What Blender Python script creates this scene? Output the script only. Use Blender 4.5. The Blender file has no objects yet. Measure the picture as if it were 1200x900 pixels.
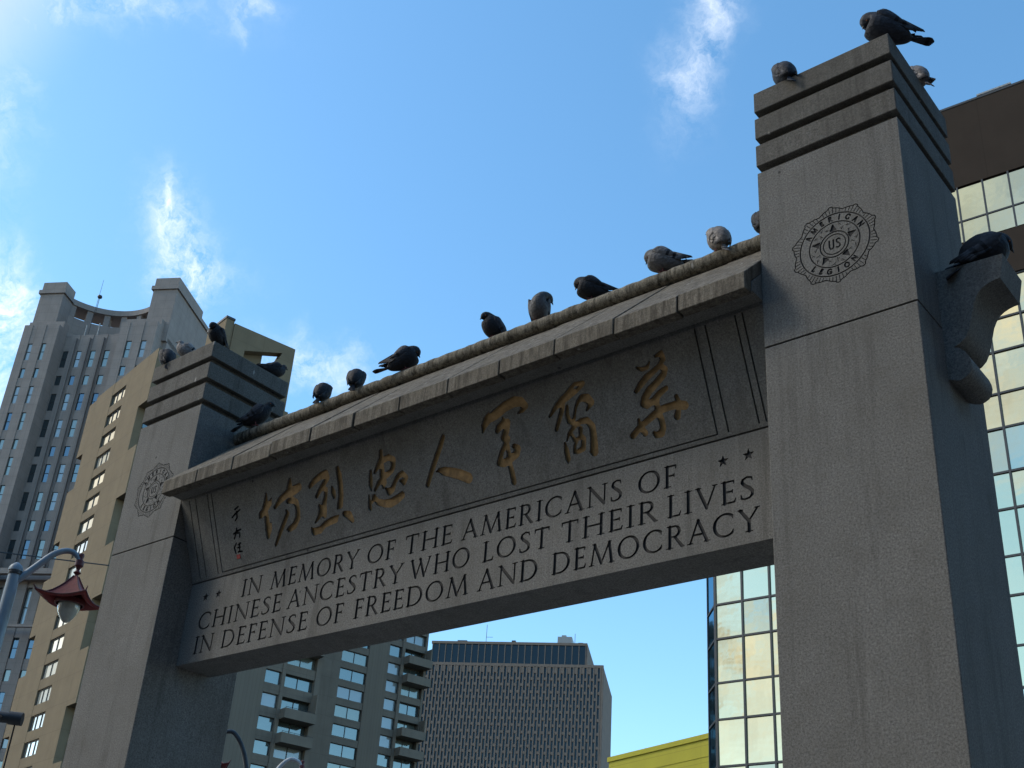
import bpy, math, random
import numpy as np
from mathutils import Vector, Matrix, Quaternion
from mathutils.geometry import delaunay_2d_cdt
R = math.radians
random.seed(7)
sc = bpy.context.scene
COL = sc.collection

# ---------------------------------------------------------------- camera
cd = bpy.data.cameras.new('camera'); cam = bpy.data.objects.new('camera', cd); COL.objects.link(cam)
YAW, PIT, ROL = R(41.58395), R(27.94057), R(4.66046)
_f = Vector((-math.sin(YAW)*math.cos(PIT), math.cos(YAW)*math.cos(PIT), math.sin(PIT)))
_r = Vector((math.cos(YAW), math.sin(YAW), 0)); _u = _r.cross(_f)
_r2 = math.cos(ROL)*_r + math.sin(ROL)*_u; _u2 = -math.sin(ROL)*_r + math.cos(ROL)*_u
M = Matrix((( _r2.x, _u2.x, -_f.x, 3.02658), (_r2.y, _u2.y, -_f.y, -5.98869), (_r2.z, _u2.z, -_f.z, 1.6), (0,0,0,1)))
cam.matrix_world = M
cd.sensor_width = 36; cd.lens = 1406.1226/1200*36
cd.shift_x = 0.02104; cd.shift_y = 0.04166
cd.clip_start = 0.1; cd.clip_end = 6000
sc.camera = cam

# ---------------------------------------------------------------- light and sky
SUN_BEAR, SUN_EL = 215.0, 40.0
sc.view_settings.view_transform = 'Standard'; sc.view_settings.look = 'None'
sc.view_settings.exposure = EXPO = 1.45; sc.view_settings.gamma = 1.0
w = bpy.data.worlds.new("World"); sc.world = w; w.use_nodes = True
nt = w.node_tree; N = nt.nodes; Lk = nt.links
for n in list(N): N.remove(n)
out = N.new('ShaderNodeOutputWorld'); bg = N.new('ShaderNodeBackground'); bg.inputs['Strength'].default_value = 0.10
sky = N.new('ShaderNodeTexSky'); sky.sky_type = 'NISHITA'; sky.sun_disc = False
sky.sun_elevation = R(SUN_EL); sky.sun_rotation = math.atan2(math.cos(R(SUN_BEAR)), math.sin(R(SUN_BEAR)))
sky.altitude = 0; sky.air_density = 1.0; sky.dust_density = 0.5; sky.ozone_density = 1.4
tc = N.new('ShaderNodeTexCoord')
def wm(op, a, b=None, c=None, clamp=False):
    n = N.new('ShaderNodeMath'); n.operation = op; n.use_clamp = clamp
    for i, v in enumerate((a, b, c)):
        if v is None: continue
        if hasattr(v, 'links'): Lk.new(v, n.inputs[i])
        else: n.inputs[i].default_value = v
    return n.outputs[0]
def wv(op, a, b):
    n = N.new('ShaderNodeVectorMath'); n.operation = op
    for i, v in enumerate((a, b)):
        if hasattr(v, 'links'): Lk.new(v, n.inputs[i])
        else: n.inputs[i].default_value = v
    return n.outputs['Value'] if op == 'DOT_PRODUCT' else n.outputs[0]
def wnoise(vec, scale, detail, rough=.55, dist=0):
    n = N.new('ShaderNodeTexNoise'); n.inputs['Scale'].default_value = scale; n.inputs['Detail'].default_value = detail
    n.inputs['Roughness'].default_value = rough; n.inputs['Distortion'].default_value = dist
    Lk.new(vec, n.inputs['Vector']); return n
dirv = tc.outputs['Generated']
wn = wnoise(dirv, 16, 5, .6)
warp = wv('SCALE', wv('SUBTRACT', wn.outputs['Color'], (.5,.5,.5)), (0,0,0)); warp.node.inputs['Scale'].default_value = 0.075
V = wv('ADD', dirv, warp)
CLOUDS = [ # direction of the cloud, long axis, short axis, half length, half width, density
((-0.718, 0.417, 0.557),(-0.231, 0.59, -0.774),(-0.651, -0.685, -0.327),0.0377,0.0213,1.00),
((-0.714, 0.444, 0.542),(0.534, 0.845, -0.015),(-0.465, 0.279, -0.84),0.0276,0.0156,0.55),
((-0.709, 0.401, 0.58),(0.351, -0.527, 0.774),(0.617, 0.752, 0.233),0.0232,0.0064,0.60),
((-0.35, 0.606, 0.714),(-0.598, 0.419, -0.683),(-0.714, -0.666, 0.216),0.0501,0.0171,0.50),
((-0.331, 0.596, 0.731),(0.479, -0.57, 0.667),(0.815, 0.572, -0.096),0.0218,0.0100,0.45),
((-0.373, 0.61, 0.699),(-0.333, -0.797, 0.504),(0.865, -0.045, 0.5),0.0190,0.0100,0.30),
((-0.821, 0.337, 0.461),(-0.224, 0.511, -0.83),(-0.516, -0.785, -0.344),0.0527,0.0299,1.50),
((-0.8, 0.327, 0.503),(0.406, -0.348, 0.845),(0.452, 0.88, 0.145),0.0263,0.0156,0.70),
((-0.749, 0.27, 0.605),(-0.409, 0.498, -0.765),(-0.508, -0.821, -0.262),0.0439,0.0156,0.45),
((-0.678, 0.279, 0.68),(0.563, 0.808, 0.176),(-0.5, 0.502, -0.705),0.0748,0.0114,0.60),
((-0.709, 0.245, 0.661),(0.629, 0.655, 0.418),(-0.33, 0.713, -0.619),0.0185,0.0213,0.50),
((-0.617, 0.367, 0.696),(-0.611, 0.327, -0.721),(-0.492, -0.87, 0.022),0.0100,0.0050,0.45),
((-0.6, 0.369, 0.71),(0.626, 0.771, 0.117),(-0.505, 0.514, -0.694),0.0163,0.0071,0.50),
((-0.677, 0.541, 0.499),(0.632, 0.775, -0.021),(-0.398, 0.301, -0.866),0.0390,0.0142,0.75),
((-0.681, 0.524, 0.512),(0.066, -0.66, 0.749),(0.73, 0.543, 0.414),0.0147,0.0085,0.30),
((-0.748, 0.455, 0.483),(0.578, 0.815, 0.038),(-0.376, 0.308, -0.874),0.0857,0.0142,0.30)]
acc = None
for c, e, n_, l_, w_, st in CLOUDS:
    d = wv('SUBTRACT', V, c)
    a = wm('MULTIPLY', wv('DOT_PRODUCT', d, e), 1/l_); b = wm('MULTIPLY', wv('DOT_PRODUCT', d, n_), 1/w_)
    rr = wm('ADD', wm('MULTIPLY', a, a), wm('MULTIPLY', b, b))
    g = wm('MULTIPLY', wm('POWER', 2.718, wm('MULTIPLY', rr, -0.9)), st*.85)
    # only the half of the sky that holds the cloud
    front = wm('GREATER_THAN', wv('DOT_PRODUCT', dirv, c), 0.0)
    g = wm('MULTIPLY', g, front)
    acc = g if acc is None else wm('ADD', acc, g)
fb = wnoise(V, 34, 8, .68, .3)
fbm = wm('MULTIPLY_ADD', fb.outputs['Fac'], 3.0, -1.12)
m1 = wm('MULTIPLY', acc, fbm, clamp=True)
# broken cloud towards the sun's side of the sky, behind and to the left of the camera
sd = (math.cos(R(SUN_BEAR))*math.cos(R(SUN_EL)), math.sin(R(SUN_BEAR))*math.cos(R(SUN_EL)), math.sin(R(SUN_EL)))
near = N.new('ShaderNodeMapRange'); near.interpolation_type = 'SMOOTHSTEP'
Lk.new(wv('DOT_PRODUCT', dirv, sd), near.inputs['Value']); near.inputs['From Min'].default_value = .725; near.inputs['From Max'].default_value = .84
big = wnoise(V, 8, 8, .6, .4)
bm = N.new('ShaderNodeMapRange'); bm.interpolation_type = 'SMOOTHSTEP'; Lk.new(big.outputs['Fac'], bm.inputs['Value'])
bm.inputs['From Min'].default_value = .37; bm.inputs['From Max'].default_value = .56
m2 = wm('MULTIPLY', near.outputs[0], bm.outputs[0], clamp=True)
cloud = wm('MAXIMUM', m1, m2)
mix = N.new('ShaderNodeMix'); mix.data_type = 'RGBA'
hs = N.new('ShaderNodeHueSaturation'); hs.inputs['Saturation'].default_value = 1.2; hs.inputs['Hue'].default_value = .489; hs.inputs['Value'].default_value = 1.08; Lk.new(sky.outputs[0], hs.inputs['Color'])
Lk.new(cloud, mix.inputs['Factor']); Lk.new(hs.outputs[0], mix.inputs[6])
ccol = N.new('ShaderNodeMix'); ccol.data_type = 'RGBA'; Lk.new(near.outputs[0], ccol.inputs['Factor'])
ccol.inputs[6].default_value = (4.6, 4.9, 5.3, 1); ccol.inputs[7].default_value = (4.4, 4.15, 3.5, 1)
shn = wnoise(V, 13, 6, .6, .6); shr = N.new('ShaderNodeMapRange'); Lk.new(shn.outputs['Fac'], shr.inputs['Value'])
for i_, v_ in enumerate((.38, .62, .55, 1.08)): shr.inputs[i_+1].default_value = v_
sh_ = N.new('ShaderNodeVectorMath'); sh_.operation = 'SCALE'; Lk.new(ccol.outputs[2], sh_.inputs[0])
shm = wm('ADD', 1.0, wm('MULTIPLY', near.outputs[0], wm('SUBTRACT', shr.outputs[0], 1.0))); Lk.new(shm, sh_.inputs['Scale'])
Lk.new(sh_.outputs[0], mix.inputs[7])
Lk.new(mix.outputs[2], bg.inputs['Color']); Lk.new(bg.outputs[0], out.inputs['Surface'])
sl = bpy.data.lights.new('sun', 'SUN'); sl.energy = 0.6; sl.angle = R(18); sl.color = (1.0, .93, .83)
so = bpy.data.objects.new('sun', sl); COL.objects.link(so)
so.rotation_euler = Vector(sd).to_track_quat('Z', 'Y').to_euler()

# ---------------------------------------------------------------- helpers
def tag(o, label=None, cat=None, group=None, kind=None):
    if label: o['label'] = label
    if cat: o['category'] = cat
    if group: o['group'] = group
    if kind: o['kind'] = kind
    return o
def empty(name, loc=(0,0,0), rz=0.0, label=None, cat=None, group=None):
    o = bpy.data.objects.new(name, None); COL.objects.link(o)
    o.location = loc; o.rotation_euler = (0, 0, rz); o.empty_display_size = .2
    return tag(o, label, cat, group)
def link(name, me, parent=None, loc=None, rot=None, scale=None):
    o = bpy.data.objects.new(name, me); COL.objects.link(o)
    if parent: o.parent = parent
    if loc is not None: o.location = loc
    if rot is not None: o.rotation_euler = rot
    if scale is not None: o.scale = scale
    return o
class MB:
    def __init__(s): s.v = []; s.f = []; s.m = []; s.mi = 0
    def add(s, vs, fs):
        b = len(s.v); s.v += [tuple(p) for p in vs]; s.f += [tuple(b+i for i in f) for f in fs]; s.m += [s.mi]*len(fs)
    def box(s, x0, x1, y0, y1, z0, z1):
        s.add([(x0,y0,z0),(x1,y0,z0),(x1,y1,z0),(x0,y1,z0),(x0,y0,z1),(x1,y0,z1),(x1,y1,z1),(x0,y1,z1)],
              [(0,3,2,1),(4,5,6,7),(0,1,5,4),(1,2,6,5),(2,3,7,6),(3,0,4,7)])
    def prism(s, poly, a, b, axis='x'):
        # poly: 2D points, extruded along axis from a to b
        n = len(poly)
        def P(p, t):
            return (t, p[0], p[1]) if axis == 'x' else ((p[0], t, p[1]) if axis == 'y' else (p[0], p[1], t))
        vs = [P(p, a) for p in poly] + [P(p, b) for p in poly]
        fs = [tuple(range(n)), tuple(range(2*n-1, n-1, -1))] + [(i, i+n, (i+1) % n + n, (i+1) % n) for i in range(n)]
        s.add(vs, fs)
    def tube(s, pts, r, n=10, cap=True):
        pts = [Vector(p) for p in pts]; rs = r if isinstance(r, (list, tuple)) else [r]*len(pts)
        b = len(s.v); up = None
        for i, p in enumerate(pts):
            t = (pts[min(i+1, len(pts)-1)] - pts[max(i-1, 0)]).normalized()
            if up is None: up = t.orthogonal().normalized()
            up = (up - t*up.dot(t)).normalized(); sd_ = t.cross(up)
            for k in range(n):
                a = 2*math.pi*k/n; s.v.append(tuple(p + (up*math.cos(a) + sd_*math.sin(a))*rs[i]))
        fs = []
        for i in range(len(pts)-1):
            for k in range(n):
                k2 = (k+1) % n; fs.append((b+i*n+k, b+i*n+k2, b+(i+1)*n+k2, b+(i+1)*n+k))
        if cap: fs += [tuple(b+k for k in range(n-1, -1, -1)), tuple(b+(len(pts)-1)*n+k for k in range(n))]
        s.f += fs; s.m += [s.mi]*len(fs)
    def lathe(s, prof, n=16, c=(0,0,0)):
        b = len(s.v)
        for r_, z in prof:
            for k in range(n): a = 2*math.pi*k/n; s.v.append((c[0]+r_*math.cos(a), c[1]+r_*math.sin(a), c[2]+z))
        fs = [(b+i*n+k, b+i*n+(k+1) % n, b+(i+1)*n+(k+1) % n, b+(i+1)*n+k) for i in range(len(prof)-1) for k in range(n)]
        s.f += fs; s.m += [s.mi]*len(fs)
    def mesh(s, name, mats, smooth=False):
        me = bpy.data.meshes.new(name); me.from_pydata(s.v, [], s.f); me.validate()
        mats = mats if isinstance(mats, (list, tuple)) else [mats]
        for m in mats: me.materials.append(m)
        if len(me.polygons) == len(s.m): me.polygons.foreach_set('material_index', s.m)
        if smooth:
            me.polygons.foreach_set('use_smooth', [True]*len(me.polygons))
            if smooth != 'all': me.set_sharp_from_angle(angle=R(38))
        me.update(); return me
    def build(s, name, mats, parent=None, smooth=False, **k):
        return link(name, s.mesh(name, mats, smooth), parent, **k)
def bevel(o, w_=.008, seg=2):
    md = o.modifiers.new('bevel', 'BEVEL'); md.width = w_; md.segments = seg; md.limit_method = 'ANGLE'; md.angle_limit = R(40)
    return o

# ---------------------------------------------------------------- materials
class MT:
    def __init__(s, name):
        s.m = bpy.data.materials.new(name); s.m.use_nodes = True; s.t = s.m.node_tree
        s.b = s.t.nodes['Principled BSDF']; s.tc = None
    def n(s, t, **k):
        o = s.t.nodes.new(t)
        for a, v in k.items(): setattr(o, a, v)
        return o
    def l(s, a, b): s.t.links.new(a, b)
    def pos(s, scale=(1,1,1), obj=True):
        g = s.n('ShaderNodeTexCoord'); mp = s.n('ShaderNodeMapping'); mp.inputs['Scale'].default_value = scale
        s.l(g.outputs['Object'], mp.inputs[0]); return mp.outputs[0]
    def noise(s, vec, sc_, det=4, ro=.55):
        n = s.n('ShaderNodeTexNoise'); n.inputs['Scale'].default_value = sc_; n.inputs['Detail'].default_value = det
        n.inputs['Roughness'].default_value = ro; s.l(vec, n.inputs['Vector']); return n.outputs['Fac']
    def rng(s, v, a, b, c, d, smooth=False):
        n = s.n('ShaderNodeMapRange'); s.l(v, n.inputs['Value'])
        if smooth: n.interpolation_type = 'SMOOTHSTEP'
        for i, x in enumerate((a, b, c, d)): n.inputs[i+1].default_value = x
        return n.outputs[0]
    def math(s, op, a, b):
        n = s.n('ShaderNodeMath', operation=op)
        for i, v in enumerate((a, b)):
            if hasattr(v, 'links'): s.l(v, n.inputs[i])
            else: n.inputs[i].default_value = v
        return n.outputs[0]
    def mix(s, f, a, b, bt='MIX'):
        n = s.n('ShaderNodeMix', data_type='RGBA', blend_type=bt)
        for i, v in ((0, f), (6, a), (7, b)):
            if hasattr(v, 'links'): s.l(v, n.inputs[i])
            elif i == 0: n.inputs[0].default_value = v
            else: n.inputs[i].default_value = (*v, 1) if len(v) == 3 else v
        return n.outputs[2]
    def col(s, c):
        if hasattr(c, 'links'): s.l(c, s.b.inputs['Base Color'])
        else: s.b.inputs['Base Color'].default_value = (*c, 1)
    def bump(s, h, st, d=.01):
        n = s.n('ShaderNodeBump'); n.inputs['Strength'].default_value = st; n.inputs['Distance'].default_value = d
        s.l(h, n.inputs['Height']); s.l(n.outputs[0], s.b.inputs['Normal'])
    def set(s, ro=.8, me=0., sp=.5):
        s.b.inputs['Roughness'].default_value = ro; s.b.inputs['Metallic'].default_value = me
        s.b.inputs['Specular IOR Level'].default_value = sp; return s.m

def granite(name, base, dirt=.45, streak=.65, pit=True, speck=1.0, drop=0.0, grime=.4, sx=1.0, st0=.52):
    t = MT(name); p = t.pos(); ps = t.pos((sx, sx, .07 if sx == 1 else .35))
    sp = t.noise(p, 78, 4, .9)         # crystals of a centimetre or two
    sp2 = t.noise(p, 150, 2, .7)
    big = t.noise(p, 1.1, 6, .65); mid = t.noise(p, 5, 6, .7); st = t.noise(ps, 7, 6, .75); st2 = t.noise(t.pos((sx, sx, .03 if sx == 1 else .2)), 16, 4, .7)
    c = t.mix(t.rng(sp, .36, .64, 0, 1), [x*(1-.52*speck) for x in base], [min(1, x*(1+.50*speck)) for x in base])
    c = t.mix(t.rng(sp2, .58, .72, 0, .55), c, [x*.45 for x in base])
    c = t.mix(t.rng(big, .38, .66, 0, grime), c, [base[0]*.60, base[1]*.59, base[2]*.56])
    c = t.mix(t.rng(mid, .50, .72, 0, .38), c, [base[0]*.62, base[1]*.59, base[2]*.53])
    c = t.mix(t.rng(st, st0, st0+.20, 0, streak), c, [base[0]*dirt, base[1]*dirt*.97, base[2]*dirt*.93])
    c = t.mix(t.rng(st2, .60, .74, 0, .35), c, [min(1, x*1.5) for x in base])
    if pit:
        v = t.n('ShaderNodeTexVoronoi'); v.inputs['Scale'].default_value = 5.5; t.l(p, v.inputs['Vector'])
        pk = t.rng(v.outputs['Distance'], .05, .085, 1, 0)
        rp = t.n('ShaderNodeSeparateColor'); t.l(v.outputs['Color'], rp.inputs[0])
        pk = t.math('MULTIPLY', pk, t.rng(rp.outputs[0], .86, .88, 0, 1))
        c = t.mix(t.math('MULTIPLY', pk, .8), c, (.03, .03, .03))
    if drop:
        v = t.n('ShaderNodeTexVoronoi'); v.inputs['Scale'].default_value = 11; q = t.pos((1, 1, .35)); t.l(q, v.inputs['Vector'])
        rp = t.n('ShaderNodeSeparateColor'); t.l(v.outputs['Color'], rp.inputs[0])
        dd = t.math('ADD', v.outputs['Distance'], t.math('MULTIPLY', mid, .18))
        pk = t.math('MULTIPLY', t.rng(dd, .16, .24, 1, 0), t.rng(rp.outputs[1], 1-drop, 1-drop+.03, 0, 1))
        c = t.mix(t.math('MULTIPLY', pk, .75), c, (.48, .46, .42))
    t.col(c)
    h = t.math('ADD', t.math('MULTIPLY', sp, .7), t.math('MULTIPLY', mid, 1.1))
    t.bump(h, .55, .008)
    return t.set(.88, 0, .25)
M_ST = granite('weathered_granite', (.203, .197, .182))
M_CAP = granite('stained_granite', (.158, .150, .134), dirt=.40, streak=.8, drop=.10, grime=.55)
M_SLAB = granite('roof_slab_granite', (.215, .190, .152), dirt=.34, streak=.95, drop=.25, grime=.5, sx=2.6, st0=.42)
M_ROLL = granite('lichen_stained_granite', (.27, .24, .185), dirt=.20, streak=1.0, drop=.25, grime=.5, sx=3.6, st0=.42)
def simple(name, c, ro=.6, me=0., sp=.5, var=.25, sc_=6, bump=0):
    t = MT(name); p = t.pos(); nz = t.noise(p, sc_, 5, .6)
    t.col(t.mix(t.rng(nz, .3, .7, 0, 1), [x*(1-var) for x in c], [min(1, x*(1+var)) for x in c]))
    if bump: t.bump(nz, bump, .01)
    return t.set(ro, me, sp)
M_JOINT = simple('dark_joint_mortar', (.03, .028, .026), .95)
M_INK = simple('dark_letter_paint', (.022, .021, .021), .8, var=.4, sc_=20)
M_GOLD = simple('worn_gold_paint', (.31, .185, .07), .62, .15, var=.35, sc_=22, bump=.3)
M_RED = simple('red_seal_paint', (.35, .03, .025), .6)

# ---------------------------------------------------------------- carving: a height field of strokes cut into a slab face
class Field:
    def __init__(s, x0, x1, y0, y1, h):
        s.x0, s.y0, s.h = x0, y0, h; s.nx = int(round((x1-x0)/h))+1; s.ny = int(round((y1-y0)/h))+1
        s.x1 = x0+(s.nx-1)*h; s.y1 = y0+(s.ny-1)*h
        s.X = x0+np.arange(s.nx)*h; s.Y = y0+np.arange(s.ny)*h; s.F = np.full((s.ny, s.nx), 1.0)
    def win(s, xa, xb, ya, yb):
        i0 = max(0, int((xa-s.x0)/s.h)-1); i1 = min(s.nx, int((xb-s.x0)/s.h)+3)
        j0 = max(0, int((ya-s.y0)/s.h)-1); j1 = min(s.ny, int((yb-s.y0)/s.h)+3)
        return slice(j0, j1), slice(i0, i1)
    def cap(s, p, q, r0, r1):
        m = max(r0, r1)+.02
        J, I = s.win(min(p[0], q[0])-m, max(p[0], q[0])+m, min(p[1], q[1])-m, max(p[1], q[1])+m)
        X = s.X[I][None, :]; Y = s.Y[J][:, None]; dx, dy = q[0]-p[0], q[1]-p[1]; L2 = dx*dx+dy*dy+1e-12
        t = np.clip(((X-p[0])*dx+(Y-p[1])*dy)/L2, 0, 1)
        d = np.hypot(X-p[0]-t*dx, Y-p[1]-t*dy)-(r0+(r1-r0)*t)
        s.F[J, I] = np.minimum(s.F[J, I], d)
    def line(s, pts, r=None):
        for a, b in zip(pts, pts[1:]):
            s.cap(a, b, a[2] if r is None else r, b[2] if r is None else r)
    def poly(s, P):
        P = np.array(P); n = len(P); m = .02
        J, I = s.win(P[:, 0].min()-m, P[:, 0].max()+m, P[:, 1].min()-m, P[:, 1].max()+m)
        X, Y = np.meshgrid(s.X[I], s.Y[J]); ins = np.zeros(X.shape, bool); d = np.full(X.shape, 9.)
        for i in range(n):
            a, b = P[i], P[(i+1) % n]; e = b-a
            t = np.clip(((X-a[0])*e[0]+(Y-a[1])*e[1])/(e@e), 0, 1); d = np.minimum(d, np.hypot(X-a[0]-t*e[0], Y-a[1]-t*e[1]))
            c = (a[1] > Y) != (b[1] > Y)
            with np.errstate(divide='ignore', invalid='ignore'): xi = (b[0]-a[0])*(Y-a[1])/(b[1]-a[1]+1e-15)+a[0]
            ins ^= c & (X < xi)
        s.F[J, I] = np.minimum(s.F[J, I], np.where(ins, -d, d))
    def contours(s, tol):
        F = s.F.copy(); F[0, :] = F[-1, :] = 1; F[:, 0] = F[:, -1] = 1
        F[np.abs(F) < 1e-7] = 1e-7
        ins = F < 0; code = ins[:-1, :-1]*1+ins[:-1, 1:]*2+ins[1:, 1:]*4+ins[1:, :-1]*8
        js, is_ = np.nonzero((code > 0) & (code < 15)); nxt = {}; pt = {}
        def edge(j, i, k):
            if k == 0: a = (j, i); b = (j, i+1); key = (0, j, i)
            elif k == 1: a = (j, i+1); b = (j+1, i+1); key = (1, j, i+1)
            elif k == 2: a = (j+1, i); b = (j+1, i+1); key = (0, j+1, i)
            else: a = (j, i); b = (j+1, i); key = (1, j, i)
            if key not in pt:
                fa, fb = F[a], F[b]; t = fa/(fa-fb)
                pt[key] = (s.x0+(a[1]+(b[1]-a[1])*t)*s.h, s.y0+(a[0]+(b[0]-a[0])*t)*s.h)
            return key
        T = {1: [(3,0)], 2: [(0,1)], 3: [(3,1)], 4: [(1,2)], 5: [(3,0),(1,2)], 6: [(0,2)], 7: [(3,2)], 8: [(2,3)], 9: [(2,0)],
             10: [(0,1),(2,3)], 11: [(2,1)], 12: [(1,3)], 13: [(1,0)], 14: [(0,3)]}
        for j, i in zip(js.tolist(), is_.tolist()):
            for a, b in T[int(code[j, i])]: nxt[edge(j, i, a)] = edge(j, i, b)
        loops = []
        while nxt:
            k0, k = nxt.popitem(); lp = [k0]
            while k != k0:
                lp.append(k); k2 = nxt.pop(k, None)
                if k2 is None: break
                k = k2
            P = [pt[q] for q in lp]
            if len(P) < 8: continue
            P = s.simp(P, tol)
            if len(P) >= 4: loops.append(P)
        return loops
    @staticmethod
    def simp(P, tol):
        n = len(P); A = np.array(P); k = int(np.argmax(((A-A[0])**2).sum(1)))
        def dp(a):
            if len(a) < 3: return a
            p, q = a[0], a[-1]; e = q-p; L_ = math.hypot(*e)+1e-12
            d = np.abs(e[0]*(a[1:-1, 1]-p[1])-e[1]*(a[1:-1, 0]-p[0]))/L_; i = int(d.argmax())
            if d[i] < tol: return np.array([p, q])
            return np.vstack([dp(a[:i+2])[:-1], dp(a[i+1:])])
        B = np.vstack([A, A[:1]]); o = np.vstack([dp(B[:k+1])[:-1], dp(B[k:])[:-1]])
        return [tuple(x) for x in o]
    def at(s, x, y):
        i = min(max(int((x-s.x0)/s.h), 0), s.nx-2); j = min(max(int((y-s.y0)/s.h), 0), s.ny-2)
        a = (x-s.x0)/s.h-i; b = (y-s.y0)/s.h-j; F = s.F
        return (F[j, i]*(1-a)+F[j, i+1]*a)*(1-b)+(F[j+1, i]*(1-a)+F[j+1, i+1]*a)*b

def carve(fld, to3, depth, tol=.0006, floor_split=None):
    """returns the slab face with holes (verts, faces) and a dict key -> (verts, faces) of the carved pockets"""
    loops = fld.contours(tol); V2 = []; E = []
    for lp in loops:
        b = len(V2); V2 += lp; E += [(b+i, b+(i+1) % len(lp)) for i in range(len(lp))]
    nl = len(V2); b = nl
    V2 += [(fld.x0, fld.y0), (fld.x1, fld.y0), (fld.x1, fld.y1), (fld.x0, fld.y1)]; E += [(b+i, b+(i+1) % 4) for i in range(4)]
    r = delaunay_2d_cdt([Vector(v) for v in V2], E, [], 0, 1e-6); vs, es, fs = r[0], r[1], r[2]
    face = []; pock = {}
    for f in fs:
        cx = sum(vs[i].x for i in f)/len(f); cy = sum(vs[i].y for i in f)/len(f)
        f = tuple(f)
        a = sum(vs[f[i]].x*vs[f[(i+1) % len(f)]].y-vs[f[(i+1) % len(f)]].x*vs[f[i]].y for i in range(len(f)))
        if a < 0: f = f[::-1]
        if fld.at(cx, cy) > 0: face.append(f)
        else:
            key = floor_split(cx, cy) if floor_split else 0
            pock.setdefault(key, []).append(f)
    fv = [to3(v.x, v.y, 0) for v in vs]
    res = {}
    for key, ff in pock.items():
        idx = {}; pv = []; pf = []
        def g(i, d):
            if (i, d) not in idx: idx[(i, d)] = len(pv); pv.append(to3(vs[i].x, vs[i].y, depth if d else 0))
            return idx[(i, d)]
        cnt = {}
        for f in ff:
            pf.append(tuple(g(i, 1) for i in f))
            for i in range(len(f)): cnt[(f[i], f[(i+1) % len(f)])] = 1
        nfl = len(pf)
        for (a_, b_) in cnt:
            if (b_, a_) not in cnt: pf.append((g(a_, 0), g(b_, 0), g(b_, 1), g(a_, 1)))
        res[key] = (pv, pf, nfl)
    return fv, face, res

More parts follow.
